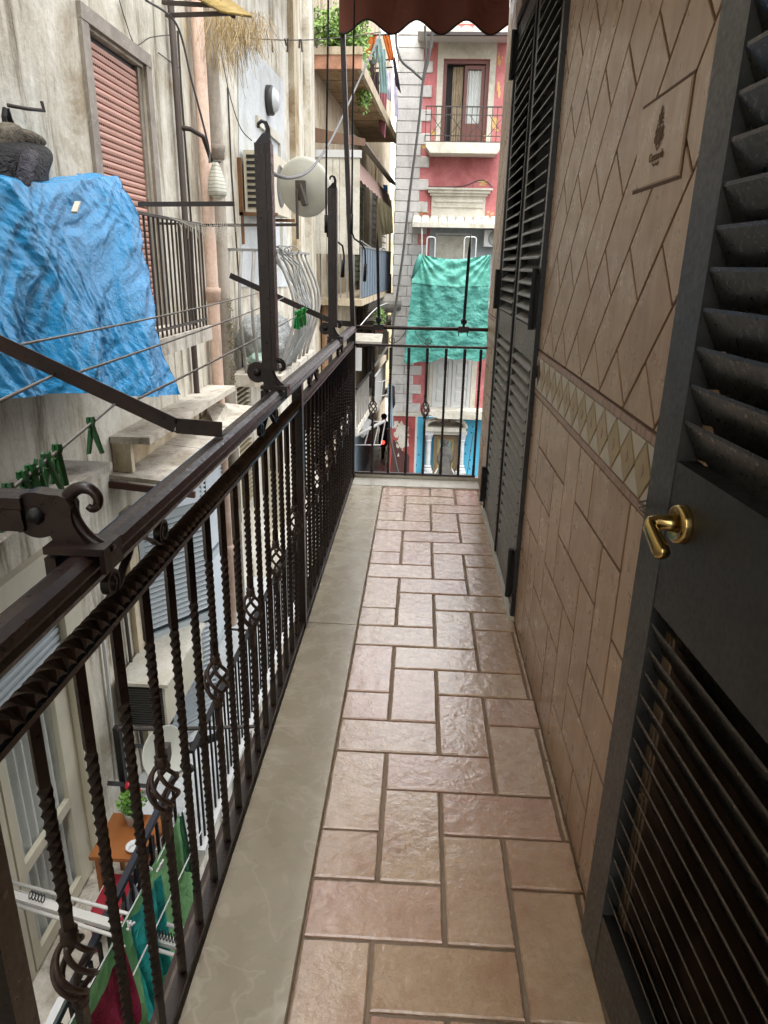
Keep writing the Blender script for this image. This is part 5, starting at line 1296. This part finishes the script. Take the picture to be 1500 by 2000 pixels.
for s in (-1, 1): build('pale_horn', MB().tube([(sx_+s*.22, D-.2, zh-.85), (sx_+s*.30, D-.2, zh-1.0), (sx_+s*.31, D-.2, zh-1.15), (sx_+s*.24, D-.2, zh-1.32), (sx_+s*.12, D-.2, zh-1.36)], [.01, .03, .035, .035, .02], 8), PLASTER_W, sh, smooth=True)
wire([N(925, 845, .2), N(919, 880, .2), N(911, 935, .2)], 'thin cable slanting over the blue wall', .012)
# street-level clutter by the corner: hung coat-like sheets
sheet_n = 0
def hang(name, corners, mat, lab, cat='laundry', group=None, nu=24, nv=24, amp=.03, folds=5, hemn=.0, parent=None):
    a, b, c, d = [Vector(p) for p in corners]      # top-left, top-right, bottom-right, bottom-left
    nrm = (b-a).cross(d-a).normalized(); L = (b-a).length
    def f(u, v):
        p = (a.lerp(b, u)).lerp(d.lerp(c, u), v); w_ = .25+.75*v
        q2 = p + nrm*(amp*w_*math.sin(u*folds*2*math.pi+math.sin(v*3+u*5))+amp*.8*noise.fractal(p*3, 1, 2, 3)*w_)
        q2.z += hemn*math.sin(u*folds*math.pi+1)*v - .02*L*math.sin(math.pi*((u*3) % 1))*(1-v)
        return tuple(q2)
    return single(name, MB().grid(f, nu, nv), mat, lab, cat, group, smooth=True)

# ================================================================== FAR LEFT HOUSE ROW
FA, FB = Vector((-2.35, 15.95, 0)), Vector((-1.55, 34, 0)); fd = (FB-FA).normalized(); fn = Vector((fd.y, -fd.x, 0))
def fpt(s, out, z): p = FA+fd*s+fn*out; return Vector((p.x, p.y, z))
def onf(px, py, out=0.0):
    """sight line meets the far facade plane shifted outward"""
    r = ray(px, py); o = FA+fn*out; t = (o-CAM).dot(fn)/r.dot(fn); return CAM+r*t
hB = thing('far_left_house', 'beige house further down the alley with stacked balconies', 'house', tuple(FA))
m = MB(); P = [fpt(0, 0, GZ), fpt(18, 0, GZ), fpt(18, -5, GZ), fpt(0, -5, GZ)]; m.prism(P, (0, 0, 15.0)); build('wall', m, PLASTER_Y, hB)
def fbox(s0, s1, o0, o1, z0, z1, m=None):
    m = m or MB(); return m.prism([fpt(s0, o0, z0), fpt(s1, o0, z0), fpt(s1, o1, z0), fpt(s0, o1, z0)], (0, 0, z1-z0))
ZB1 = 5.2
b1 = thing('planted_balcony', 'balcony with stained underside and hedge of green plants', 'balcony', tuple(fpt(1, .5, 6)))
z = 5.2
build('slab', fbox(.3, 9.2, .01, .90, z, z+.14), mat_plaster('stained_soffit', '9a7f60', 'b29a7a', '7c6246', .6, dirt='5d4630'), b1)
build('slab_edge', fbox(.25, 9.3, .901, .98, z-.03, z+.20), PLASTER_Y, b1)
build('end_fascia', fbox(.2, .299, .01, .98, z-.02, z+.22), simple('reddish_band', 'a87b62', .9, var=.35, scale=5), b1); build('parapet_lip', fbox(.18, .30, .01, 1.0, z+.221, z+.36), PLASTER_Y, b1)
for s in [1.2+1.1*i for i in range(6)]: build('soffit_joint', fbox(s, s+.02, .02, .89, z-.006, z-.001), DARK, b1)
def foliage(c, r, n, mat, size=.05, droop=0):
    m = MB()
    for i in range(n):
        d = Vector((random.gauss(0, 1), random.gauss(0, 1), random.gauss(0, 1))).normalized(); q2 = random.random()**.4
        p = Vector(c)+Vector((d.x*r[0], d.y*r[1], d.z*r[2]))*q2*(1+.25*noise.noise(d*2+Vector(c))); a = Vector((random.gauss(0, 1), random.gauss(0, 1), random.gauss(0, .7)-droop)).normalized()*size*random.uniform(.6, 1.5); b = a.orthogonal().normalized()*size*.4
        m.add([p, p+a*.5+b, p+a, p+a*.5-b], [(0, 1, 2, 3)])
    return m
def leafmat(name, a, b):
    k = NT(name); co = k.gcoord(); n = k.noise(co, 7, 3); r = k.ramp(n, 0, [(.35, hexc(a)), (.65, hexc(b))]); k.l(r, 0, k.b, 'Base Color'); k.set(Roughness=.55)
    k.b.inputs['Transmission Weight'].default_value = 0.0; return k.m
LEAF = leafmat('balcony_leaf', '4c6e28', '86a24a'); LEAFD = leafmat('dark_leaf', '3b5a26', '6f9040')
pl = thing('balcony_hedge', 'bushy green plants along the high balcony beside the hanging cables', 'plant', tuple(fpt(1, .8, 5.6)))
m = MB()
for s, o_, zz_, rr_, n_ in ((.5, .3, 5.85, (.6, .45, .5), 1100), (.6, .65, 5.85, (.45, .33, .5), 1100), (1.5, .70, 5.7, (.26, .6, .5), 800), (2.3, .78, 5.3, (.14, .5, .5), 420)):
    mm = foliage(fpt(s, o_, zz_), rr_, n_, LEAF, .085, .6); m.add(mm.v, mm.f)
build('leaves', m, LEAF, pl)
m = MB()
for i in range(14): a = fpt(.3+i*.5, .8+random.uniform(-.2, .1), 5.4); m.tube([a, a+Vector((random.uniform(-.1, .1), 0, .5)), a+Vector((random.uniform(-.2, .2), 0, 1.1))], .015, 5)
build('stems', m, simple('stem_brown', '4a3a26', .8), pl)
# upper facade: tall white awning frames / roller box below slab, shutters
encl = thing('white_balcony_enclosure', 'white corrugated panel enclosing the balcony behind the satellite dish', 'balcony enclosure', tuple(fpt(.5, .5, 3)))
for i in range(7): build('corrugated_panel', fbox(.02, .06+.02*(i % 2), .02+i*.14, .02+(i+1)*.14-.01, 1.7, 3.55), CREAMP, encl)
build('top_beam', fbox(0, .12, .01, 1.02, 3.56, 3.70), WHITEPL, encl)
cn = thing('metal_canopy', 'long grey metal canopy with pinkish folded awning on the house down the alley', 'awning', tuple(fpt(2, 1, 5)))
build('canopy_plate', MB().prism([fpt(.4, .78, 4.02), fpt(9.0, .78, 4.02), fpt(9.0, 1.08, 3.86), fpt(.4, 1.08, 3.86)], (0, 0, .04)), simple('canopy_grey', '6f6a60', .6), cn)
build('end_board', MB().prism([fpt(.3, .02, 4.15), fpt(.3, 1.06, 3.95), fpt(.3, 1.06, 3.82), fpt(.3, .02, 3.88)], fd*.05), simple('brown_board', '6d5544', .8), cn)
def awf2(u, v):
    s = .8+9*u; p = fpt(s, .72+.12*v, 3.72-.42*v-.05*abs(math.sin(u*40))*v); return tuple(p)
build('folded_awning', MB().grid(awf2, 60, 6), cloth('pinkish_awning', 'b59a90', .85, ws=6), cn, smooth=True)
def fshutter(s0, s1, z0, z1, mat, lab, n=18):
    t = thing('window_shutter', lab, 'shutter', tuple(fpt(s0, .05, z0)))
    build('frame', fbox(s0-.1, s0, .01, .09, z0, z1+.1).box((0, 0, 0), (0, 0, 0)) if False else fbox(s0-.1, s0-.001, .01, .09, z0, z1+.1, fbox(s1+.001, s1+.1, .01, .09, z0, z1+.1, fbox(s0, s1, .01, .09, z1+.002, z1+.1))), CREAMP, t)
    for i in range(n):
        z = z0+(z1-z0)*(i+.5)/n; build('slat', fbox(s0, s1, .03, .06, z-(z1-z0)/n*.4, z+(z1-z0)/n*.4), mat, t)
GRN = simple('faded_green_shutter', '8c9278', .6)
fshutter(5.5, 8.1, 1.0, 3.7, GRN, 'faded green shutter down the alley right of the awning post'); fshutter(10.4, 12.4, 1.0, 3.9, simple('grey_violet_shutter', '77747a', .6), 'greyish shutter further down the alley', 14)
fshutter(14, 16, 1.2, 4.0, CREAMP, 'cream shutter far down the alley', 12)
# mid balcony with blue-grey screen
b2_ = thing('screened_balcony', 'balcony with blue grey ribbed screen down the alley', 'balcony', tuple(fpt(1, 1, 0)))
build('slab', fbox(.5, 8, .01, 1.0, .62, .76), PLASTER_Y, b2_)
SCR = simple('blue_grey_screen', '66727e', .6)
for i in range(26): build('screen_rib', fbox(.9+i*.27, .9+i*.27+.25, .93, .97+.02*(i % 2), .78, 1.85), SCR, b2_)
for i in range(7): build('end_bar', fbox(.52, .55, .05+i*.15, .08+i*.15, .78, 1.85), STEEL, b2_)
build('rail', fbox(.5, 8, .92, .99, 1.86, 1.90, fbox(.5, .56, .02, .91, 1.86, 1.90)), STEEL, b2_)
# lower balconies with clutter
for i, (s0, s1, z, lab) in enumerate(((.4, 3.2, -2.3, 'first low balcony down the alley with clutter'), (4.5, 8, -2.6, 'second low balcony down the alley'), (9.5, 13, -.5, 'far balcony down the alley'))):
    t = thing('small_balcony', lab, 'balcony', tuple(fpt(s0, .5, z)))
    build('slab', fbox(s0, s1, .01, .95, z, z+.14), SLABM, t)
    for k2 in range(int((s1-s0)/.32)): build('bar', fbox(s0+.1+k2*.32, s0+.13+k2*.32, .90, .93, z+.145, z+1.05), STEEL if i != 1 else WHITEPL, t)
    build('rail', fbox(s0, s1, .89, .94, z+1.055, z+1.09), DARK if i != 1 else WHITEPL, t)
# doors / openings on lower facade
for s0, s1, z0, z1 in ((1, 2.3, -2.1, -.1), (5, 6.2, -2.4, -.4), (9, 10.2, .0, 1.8), (2, 4.5, GZ, -3.6)):
    build('dark_opening', fbox(s0, s1, .012, .03, z0, z1), DARK, hB)
for i, (s0, w_, z0, h_, c) in enumerate(((.8, .5, -1.2, 1.9, '8c6a4c'), (3.4, .8, -3.2, 2.4, '7d6c5e'), (5.0, 5.5, -5.69, 2.1, '8b9aa3'), (7.2, .8, -1.2, 2.4, '54463c'), (9.8, .9, -3, 2.2, '6d6c6a'), (12, 1.4, 1, 4, 'a89878'))):
    build('facade_panel', fbox(s0, s0+w_, .035, .10, z0, z0+h_), simple('panel_%d' % i, c, .8, var=.3, scale=6), hB)  # brown wooden panels; the bluish grey one stands for the lower wall
# street end wall and white sky gap stays open; far house closing lower part
fh = thing('distant_house', 'pale yellow house far down the alley behind the balconies', 'house', (-1.5, 44, GZ))
build('wall', MB().box((-4, 44, GZ), (-.9, 50, 5.5)), OCHREP if False else mat_plaster('pale_yellow', 'c8bd98', 'd9d0b0', 'ac9d78', .4), fh)
for z in (-4, -1, 2): build('window', MB().box((-2.6, 43.95, z), (-1.9, 43.998, z+1.7)), DARK, fh)
rh = thing('right_side_house', 'grey house behind the pink house along the narrow street', 'house', (-.8, 31, GZ)); build('wall', MB().box((-1.25, 36, GZ), (3, 44, 3.4)), PLASTER, rh)
for z in (-3.5, -.5): build('window', MB().box((-1.262, 37.5, z), (-1.251, 37.62, z+1.8)), DARK, rh)

# laundry hanging high by the planted balcony (between awning scallops and quoins)
LD = 24.0
def hq(pts, d): return [ony(px, py, d) for px, py in pts]
def rack(px0, px1, py, d, lab): a, b = ony(px0, py, d), ony(px1, py-3, d); single('laundry_pole', MB().tube([a, b], .02, 6), DARK, lab, 'pole', 'laundry poles high over the alley')
rack(718, 768, 119, 22, 'upper dark laundry pole'); rack(725, 768, 134, 22, 'lower dark laundry pole'); rack(700, 765, 70, 20, 'laundry pole near the awning edge')
tl = cloth('teal_grey_cloth', '7f9c9b', .9); dk = cloth('dark_plum_cloth', '3a323a', .9); rose_ = cloth('dusty_rose_cloth', '9a6268', .9); lil = cloth('lilac_white_cloth', 'c5c0cf', .9); och = cloth('orange_brown_cloth', 'b3622c', .9); wht = cloth('white_cloth', 'd0d0d4', .9)
for pts, mt, lb, dd_ in (([(704, 62), (738, 66), (722, 118), (712, 110)], och, 'orange brown cloth hanging highest over the alley', 20), ([(746, 66), (762, 68), (771, 118), (760, 120)], och, 'narrow orange strip cloth hanging by the quoins', 20),
    ([(716, 72), (744, 75), (752, 120), (728, 124)], tl, 'teal grey garment hanging over the alley', 20.4), ([(738, 96), (752, 96), (758, 185), (742, 180)], tl, 'long pale teal garment hanging over the alley', 20.8),
    ([(717, 118), (732, 120), (730, 205), (704, 150)], dk, 'dark plum garment hanging beside the plants', 21), ([(726, 165), (735, 168), (728, 215), (715, 195)], dk, 'second dark garment hanging lower beside the plants', 21.3),
    ([(730, 140), (740, 140), (742, 240), (733, 225)], dk, 'long dark brown garment over the alley', 21.5),
    ([(742, 160), (757, 165), (752, 270), (740, 252)], rose_, 'dusty rose garment hanging lowest over the alley', 21.5), ([(748, 135), (762, 137), (766, 200), (752, 190)], lil, 'lilac white shirt hanging over the alley', 21.8),
    ([(766, 110), (772, 112), (784, 185), (772, 165)], dk, 'thin dark garment hanging against the quoins', 20), ([(768, 150), (776, 152), (779, 232), (770, 226)], lil, 'pale lilac garment hanging nearest the quoins', 21)):
    hang('hanging_laundry', hq(pts, dd_), mt, lb, 'laundry', 'laundry hanging high over the alley', 10, 14, .05, 3)
hang('hanging_laundry', hq([(748, 360), (757, 362), (758, 396), (752, 392)], 26), cloth('denim_cloth', '2f5a86', .9), 'blue denim garment under the metal canopy end', 'laundry', None, 8, 8, .04, 2)
hang('pale_curtain', hq([(738, 385), (765, 390), (768, 455), (745, 460)], 27), cloth('cream_sheet', 'cfc7a4', .9), 'pale cream sheet hanging far down the alley', 'laundry', None, 12, 12, .06, 4)

# white drying racks & AC in the street view through the end railing
rk = thing('white_wire_rack', 'white wire drying rack in the street seen through the end railing', 'drying rack', tuple(ony(720, 840, 20)))
y = 21
L_ = lambda px, py: ony(px, py, y)
m = MB()
for a, b in (((694, 822), (752, 824)), ((694, 869), (744, 869)), ((752, 824), (744, 869)), ((741, 822), (730, 869)), ((725, 822), (712, 869)), ((735, 747), (760, 742)), ((733, 776), (760, 770)), ((735, 747), (733, 776)), ((747, 745), (744, 773))): m.tube([L_(*a), L_(*b)], .018, 6)
build('wires', m, WHITEPL, rk)
single('silver_pole', MB().tube([ony(732, 715, 20), ony(757, 676, 20)], .03, 8), STEEL, 'slanting silver pole seen through the end railing', 'pole')
single('white_pole', MB().tube([ony(694, 852, 20), ony(732, 832, 20), ony(752, 822, 20)], .045, 8), WHITEPL, 'slanting white pole over the street', 'pole')
single('hanging_board', MB().box((ony(694, 680, 18).x, 18, ony(694, 724, 18).z), (ony(706, 680, 18).x, 18.1, ony(694, 680, 18).z)), WHITEPL, 'white hanging board just right of the corner post', 'panel')
single('sloping_sheet_roof', MB().prism([ony(690, 650, 16), ony(748, 652, 16), ony(745, 668, 15.2), ony(690, 666, 15.2)], (0, 0, -.04)), simple('grey_sheet', '8f8b80', .8, var=.3, scale=8), 'pale sloping sheet roof seen behind the end rail', 'roof')
sack(ony(706, 830, 21), (.25, .25, .35), WHITEPL, 'white bundle at street level left', 'white_bundle')
hang('hanging_laundry', hq([(757, 748), (767, 750), (768, 838), (758, 830)], 20.5), cloth('pale_blue_sheet', '9fb4bf', .9), 'long pale blue sheet hanging by the stone corner', 'laundry', None, 8, 16, .05, 2)
hang('hanging_laundry', hq([(766, 752), (771, 755), (772, 790), (767, 800)], 20.4), dk, 'dark garment hanging by the stone corner', 'laundry', None, 8, 10, .04, 2)
fp = thing('potted_greenery', 'dark green pot plants on a far balcony above the end rail', 'plant', tuple(ony(742, 640, 20)))
build('leaves', foliage(ony(743, 622, 20), (.16, .3, .28), 420, LEAFD, .06), LEAFD, fp); build('pot', MB().lathe([(0, 0), (.09, 0), (.12, .2), (.1, .2)], ony(743, 648, 20), (0, 0, 1), 12), REDP, fp, smooth=True)
tk = thing('water_tank', 'grey rounded tank roof behind the left pointed arm', 'tank', tuple(ony(748, 590, 22)))
build('shell', MB().lathe([(0, -.5), (.28, -.5), (.28, .5), (0, .5)], ony(748, 592, 22), (1, .3, 0), 18), simple('tank_grey', '7d7a72', .6), tk, smooth=False); build('stand', MB().box(ony(740, 612, 22)-Vector((0, .2, 1.2)), ony(757, 600, 22)+Vector((0, .2, 0))), RUSTY, tk)
single('wooden_gate', MB().box(ony(751, 600, 30)-Vector((0, .1, 0)), ony(765, 535, 30)), simple('gate_brown', '5c3b26', .7), 'brown wooden shutter far down the alley beside the quoins', 'shutter')
single('sunlit_wall_patch', MB().box(ony(752, 520, 29)-Vector((0, .1, 0)), ony(761, 495, 29)), simple('warm_sunlit_patch', 'd0a98c', .7), 'warm sunlit wall patch above the brown shutter far down the alley', 'board')  # sunlight on a distant wall, painted as a pale orange slab
single('blue_cloth', MB().box(ony(724, 590, 19)-Vector((0, .05, 0)), ony(731, 578, 19)), cloth('blue_cloth_far', '34507c', .9), 'small dark blue cloth on the balcony down the alley', 'laundry')
wire([ony(700, 640, 15), ony(738, 600, 18), ony(766, 590, 24)], 'pale cable crossing behind the end rail', .012, WHITEPL)
wire([ony(705, 470, 18), ony(735, 488, 20), ony(752, 480, 22)], 'pale drooping line by the screened balcony', .010, WHITEPL)
# rider on scooter, seen from behind
Y = 30.0
sc = thing('scooter', 'dark scooter with red tail light going down the street', 'scooter', tuple(onz(746, 905, GZ)))
c0 = onz(748, 893, GZ); sx, sy = c0.x, c0.y
build('body', MB().lathe([(0, -.3), (.16, -.25), (.2, 0), (.15, .3), (0, .45)], (sx, sy, GZ+.62), (0, 1, 0), 12), simple('scooter_dark', '1c1d22', .35), sc, smooth=True)
for dy in (-.25, .95): build('wheel', MB().lathe([(.0, -.05), (.20, -.05), (.24, -.03), (.24, .03), (.20, .05), (0, .05)], (sx, sy+dy, GZ+.24), (1, 0, 0), 20), DARK, sc, smooth=True)
RED = NT('tail_light'); RED.set(Base_Color=hexc('d01818')); RED.b.inputs['Emission Color'].default_value = (1, .03, .02, 1); RED.b.inputs['Emission Strength'].default_value = 1.2
build('tail_light', MB().lathe([(0, .04), (.07, .03), (.08, 0)], (sx, sy-.31, GZ+.68), (0, -1, 0), 12), RED.m, sc)
build('mudguard', MB().box((sx-.06, sy-.42, GZ+.3), (sx+.06, sy-.2, GZ+.5)), DARK, sc)
rd = thing('person', 'rider in a grey top on the scooter seen from behind', 'person', (sx, sy+.1, GZ+.8))
def body_skin(joints, edges, radii, mat, par, name='body'):
    me = bpy.data.meshes.new(name); off = par.matrix_world.translation; me.from_pydata([tuple(Vector(j)-off) for j in joints], edges, []); o = bpy.data.objects.new(name, me); COL.objects.link(o); o.parent = par; me.materials.append(mat)
    md = o.modifiers.new('skin', 'SKIN')
    for i, r in enumerate(radii): me.skin_vertices[0].data[i].radius = (r, r)
    me.skin_vertices[0].data[0].use_root = True
    s = o.modifiers.new('sub', 'SUBSURF'); s.levels = 1; s.render_levels = 2
    for p in me.polygons: p.use_smooth = True
    return o
B = Vector((sx, sy+.05, GZ+.85))
J = [B, B+Vector((0, .05, .25)), B+Vector((0, .08, .48)), B+Vector((0, .10, .60)), B+Vector((0, .13, .74)), B+Vector((-.2, .08, .47)), B+Vector((-.28, .25, .25)), B+Vector((-.25, .5, .2)), B+Vector((.2, .08, .47)), B+Vector((.28, .25, .25)), B+Vector((.25, .5, .2)),
     B+Vector((-.13, .35, -.02)), B+Vector((-.15, .42, -.42)), B+Vector((.13, .35, -.02)), B+Vector((.15, .42, -.42))]
body_skin(J, [(0, 1), (1, 2), (2, 3), (3, 4), (2, 5), (5, 6), (6, 7), (2, 8), (8, 9), (9, 10), (0, 11), (11, 12), (0, 13), (13, 14)], [.16, .15, .15, .06, .10, .07, .05, .035, .07, .05, .035, .09, .06, .09, .06], cloth('grey_top', '55555f', .9), rd)
build('hair', MB().lathe([(0, -.12), (.10, -.08), (.12, 0), (.10, .08), (0, .12)], B+Vector((0, .11, .76)), (0, 0, 1), 14), DARK, rd, smooth=True)

# ================================================================== LOWER BALCONIES AND LAUNDRY BELOW
lb_ = thing('lower_balcony', 'lower balcony with black bars and white tiled ledge across the alley', 'balcony', (-2, 6, -4.2))
build('slab', MB().box((WX+.001, 4.3, -3.08), (-1.60, 9.5, -2.95)), SLABM, lb_); build('white_ledge', MB().box((-1.62, 4.3, -2.948), (-1.55, 9.5, -2.90)), WHITEPL, lb_)
build('floor_finish', MB().box((WX+.002, 4.31, -2.949), (-1.625, 9.49, -2.935)), PLASTER_W, lb_)
build('top_rail', MB().box((-1.615, 4.3, -1.98), (-1.575, 9.5, -1.955)), DARK, lb_)
rbm = MB().box((-.008, -.008, -2.899), (.008, .008, -1.981)); f0 = None
for i in range(50):
    y = 4.35+i*.105
    if f0 is None: f0 = build('bar', rbm, DARK, lb_, origin=(0, 0, 0)); f0.location = Vector((-1.595, y, 0))-lb_.location
    else: o = f0.copy(); COL.objects.link(o); o.parent = lb_; o.location = Vector((-1.595, y, 0))-lb_.location
single('steel_rod', MB().tube([onx(230, 1423, -2.2), onx(340, 1424, -1.9), onx(520, 1418, -1.3)], .018, 8), RUSTY, 'grey horizontal rod behind the small satellite dish', 'rod')
single('steel_rod', MB().tube([ony(438, 1228, 7.0), ony(495, 1232, 7.0)], .014, 8), RUSTY, 'short dark rod by the lower pipes', 'rod')
bk_ = thing('dish_bracket', 'black square bracket frame carrying the small satellite dish', 'bracket', tuple(W_(215, 1530)))
bp = lambda px, py: onx(px, py, -2.25)
build('arms', MB().bar(bp(214, 1530), bp(300, 1536), .035, .035).bar(bp(255, 1456), bp(300, 1460), .035, .035).bar(bp(228, 1420), bp(246, 1560), .05, .05).bar(onx(360, 1462, -1.9), onx(430, 1436, -1.6), .05, .05), DARK, bk_)
# near lower balcony directly below (foreground of lower left) with its rail
nb = thing('near_lower_balcony', 'nearer lower balcony with white topped dark rail under the curtained window', 'balcony', (-1.9, 3, -4.4))
build('slab', MB().box((WX+.001, .5, -3.15), (-1.66, 4.28, -3.02)), SLABM, nb)
T0, T1 = Vector((-1.62, .5, -3.32)), Vector((-1.62, 4.9, -3.32))
build('white_cap', MB().box((-1.73, .5, -2.104), (-1.69, 2.5, -2.075)), WHITEPL, nb); build('dark_rail', MB().box((-1.725, .5, -2.145), (-1.685, 4.25, -2.105)), simple('navy_rail', '23252e', .5), nb)
f0 = None
for i in range(32):
    y = .6+i*.115
    if f0 is None: f0 = build('bar', MB().box((-.01, -.01, -3.018), (.01, .01, -2.191)), DARK, nb, origin=(0, 0, 0)); f0.location = Vector((-1.705, y, 0))-nb.location
    else: o = f0.copy(); COL.objects.link(o); o.parent = nb; o.location = Vector((-1.705, y, 0))-nb.location
# orange and red tables with a plant
def tbl(px, py, z, w_, d_, mat, lab, h=.7):
    c = onz(px, py, z); t = thing('small_table', lab, 'table', (c.x, c.y, z-h))
    build('table_top', MB().box((c.x-w_/2, c.y-d_/2, z-.03), (c.x+w_/2, c.y+d_/2, z)), mat, t)
    for sx2 in (-1, 1):
        for sy2 in (-1, 1): build('leg', MB().box((c.x+sx2*(w_/2-.04)-.015, c.y+sy2*(d_/2-.04)-.015, z-h), (c.x+sx2*(w_/2-.04)+.015, c.y+sy2*(d_/2-.04)+.015, z-.031)), mat, t)
    return c
c = tbl(254, 1632, -2.42, .42, .42, simple('orange_wood', '8a5428', .4, var=.15), 'orange wooden table with a potted plant on the lower balcony', .5)
c2 = tbl(245, 1755, -2.68, .4, .4, simple('crimson_plastic', '8c1f2c', .45), 'crimson table below the orange one', .3)
pt = thing('potted_plant', 'small leafy green plant in a white pot on the orange table', 'plant', (c.x-.02, c.y+.12, -2.42))
pc = Vector((c.x-.02, c.y+.12, -2.42)); build('pot', MB().lathe([(0, 0), (.045, 0), (.06, .10), (.065, .11), (.05, .11), (.045, .09)], pc, (0, 0, 1), 16), WHITEPL, pt, smooth=True)
build('leaves', foliage(pc+Vector((0, 0, .19)), (.10, .10, .09), 420, LEAF, .026), leafmat('bright_leaf', '3f6a24', '6f9a3a'), pt)
build('stem', MB().tube([pc+Vector((0, 0, .05)), pc+Vector((0, 0, .2))], .006, 5), simple('stem2', '4a5a26', .8), pt)
single('white_dish_bowl', MB().lathe([(0, 0), (.04, 0), (.06, .03), (.055, .033), (.035, .008)], (c.x+.08, c.y-.12, -2.418), (0, 0, 1), 18), WHITEPL, 'small white dish on the orange table', 'dish', smooth=True)
single('red_lantern', MB().lathe([(0, -.035), (.025, -.028), (.032, 0), (.025, .028), (0, .035)], onx(252, 1535, -2.1), (0, 0, 1), 14), simple('red_plastic', 'b01c2e', .4), 'small red ball hanging above the potted plant', 'ornament', smooth=True)
single('red_lantern', MB().lathe([(0, -.035), (.025, -.028), (.032, 0), (.025, .028), (0, .035)], onx(269, 1548, -2.0), (0, 0, 1), 14), simple('red_plastic2', 'b81e30', .4), 'second small red ball right of the first one', 'ornament', smooth=True)
# laundry: lines parallel to the alley
GRC = cloth('mint_green_towel', '8cc486', .95, wrinkle=.3, ws=7, dark='74ad70'); TEAL = cloth('turquoise_cloth', '38bdba', .85, wrinkle=.6, ws=8, dark='239492'); CRIM = cloth('crimson_cloth', 'a3274a', .9, wrinkle=.5, ws=10, dark='7e1833'); DGR = cloth('dark_green_towel', '3f6e50', .95)
NAVY = cloth('navy_cloth', '23283a', .9); LIL2 = cloth('grey_lilac_cloth', '8a8794', .9)
def hangpx(pts, x, mat, lab, nu=40, nv=40, amp=.03, folds=5, name='hanging_laundry'):
    return hang(name, [onx(px, py, x) for px, py in pts], mat, lab, 'laundry', 'laundry on the lower lines', nu, nv, amp, folds)
hangpx([(350, 1586), (128, 2010), (275, 2075), (379, 1752)], -1.42, GRC, 'long mint green towel hung on the lower line behind the bars', 60, 30, .02, 3)
hangpx([(357, 1584), (352, 1596), (366, 1700), (374, 1705)], -1.38, DGR, 'darker green towel end hanging beyond the mint green one', 20, 30, .02, 2)
hangpx([(313, 1702), (258, 1795), (293, 2010), (332, 1880)], -1.30, TEAL, 'turquoise cloth pegged over the mint green towel', 30, 40, .035, 3)
hangpx([(243, 1847), (172, 1998), (232, 2075), (274, 1975)], -1.18, CRIM, 'crimson cloth hanging nearest at the bottom left', 30, 30, .02, 2)
hangpx([(300, 1625), (262, 1700), (262, 1760), (300, 1700)], -1.75, NAVY, 'dark cloth hanging behind the mint green towel', 16, 16, .02, 3)
hangpx([(262, 1725), (236, 1768), (246, 1810), (272, 1760)], -1.70, LIL2, 'grey lilac cloth hanging behind the mint green towel', 12, 12, .02, 2)
hangpx([(248, 1790), (150, 1960), (175, 2060), (250, 1880)], -1.85, NAVY, 'navy cloth hanging under the curtained window', 20, 20, .02, 3)
for (a, b), x, lb in ((((372, 1560), (120, 2030)), -1.42, 'line carrying the mint green towel'), (((395, 1620), (215, 2000)), -1.24, 'thin white line over the turquoise cloth'), (((318, 1630), (205, 1850)), -1.75, 'thin line at the window side of the laundry')):
    single('laundry_line', MB().tube([onx(*a, x), onx(*b, x)], .004, 5), WHITEPL, lb, 'clothesline', 'thin laundry lines below')
for px, py, lb in ((288, 1692, 'white peg left on the mint green towel'), (314, 1690, 'white star shaped peg on the turquoise cloth'), (252, 1812, 'white peg by the drying rack tubes'), (240, 1852, 'tiny white peg on the crimson cloth')):
    c_ = onx(px, py, -1.27); m = MB()
    for _ in range(4): d_ = Vector((random.uniform(-.3, .3), random.uniform(-1, 1), random.uniform(-1, 1))).normalized()*.035; m.bar(c_-d_*.4, c_+d_, .009, .009)
    single('clothes_peg', m, WHITEPL, lb, 'clothes peg', 'white pegs on the lower laundry')
# white tube clothes dryer
dz = thing('tube_dryer', 'white tubular drying rack with spring clips below the railing', 'drying rack', tuple(onz(200, 1790, -2.0)))
zp = lambda px, py: onz(px, py, -2.0)
build('main_bar', MB().bar(zp(10, 1745), zp(400, 1862), .045, .03), ALW, dz)
build('tube', MB().tube([zp(20, 1722), zp(360, 1815)], .011, 8), ALW, dz, smooth=True); build('tube', MB().tube([zp(25, 1765), zp(385, 1880)], .011, 8), ALW, dz, smooth=True); build('tube', MB().tube([zp(30, 1738), zp(300, 1822)], .007, 8), ALW, dz, smooth=True)
cm = MB()
for c0_, n_ in (((62, 1758), 5), ((310, 1834), 7)):
    for i in range(n_):
        p = zp(c0_[0]+i*6, c0_[1]+i*1.9)+Vector((0, 0, .03)); cm.tube([p+Vector((.0, .02*math.cos(a), .022*math.sin(a)+.01)) for a in [k2*.8 for k2 in range(9)]], .003, 5)
build('spring_clips', cm, DARK, dz, smooth=True)
for i in range(5):
    single('rack_wire', MB().tube([zp(150+i*12, 1775+i*4), onz(170+i*16, 1750-i*10, -2.2)], .003, 5), ALW, 'thin wire of the tube dryer running toward the window, '+('left', 'middle', 'right')[i]+' one', 'wire', 'wires of the tube dryer') if i < 3 else None
# black pouch-like dark rail lines near (165,1880)
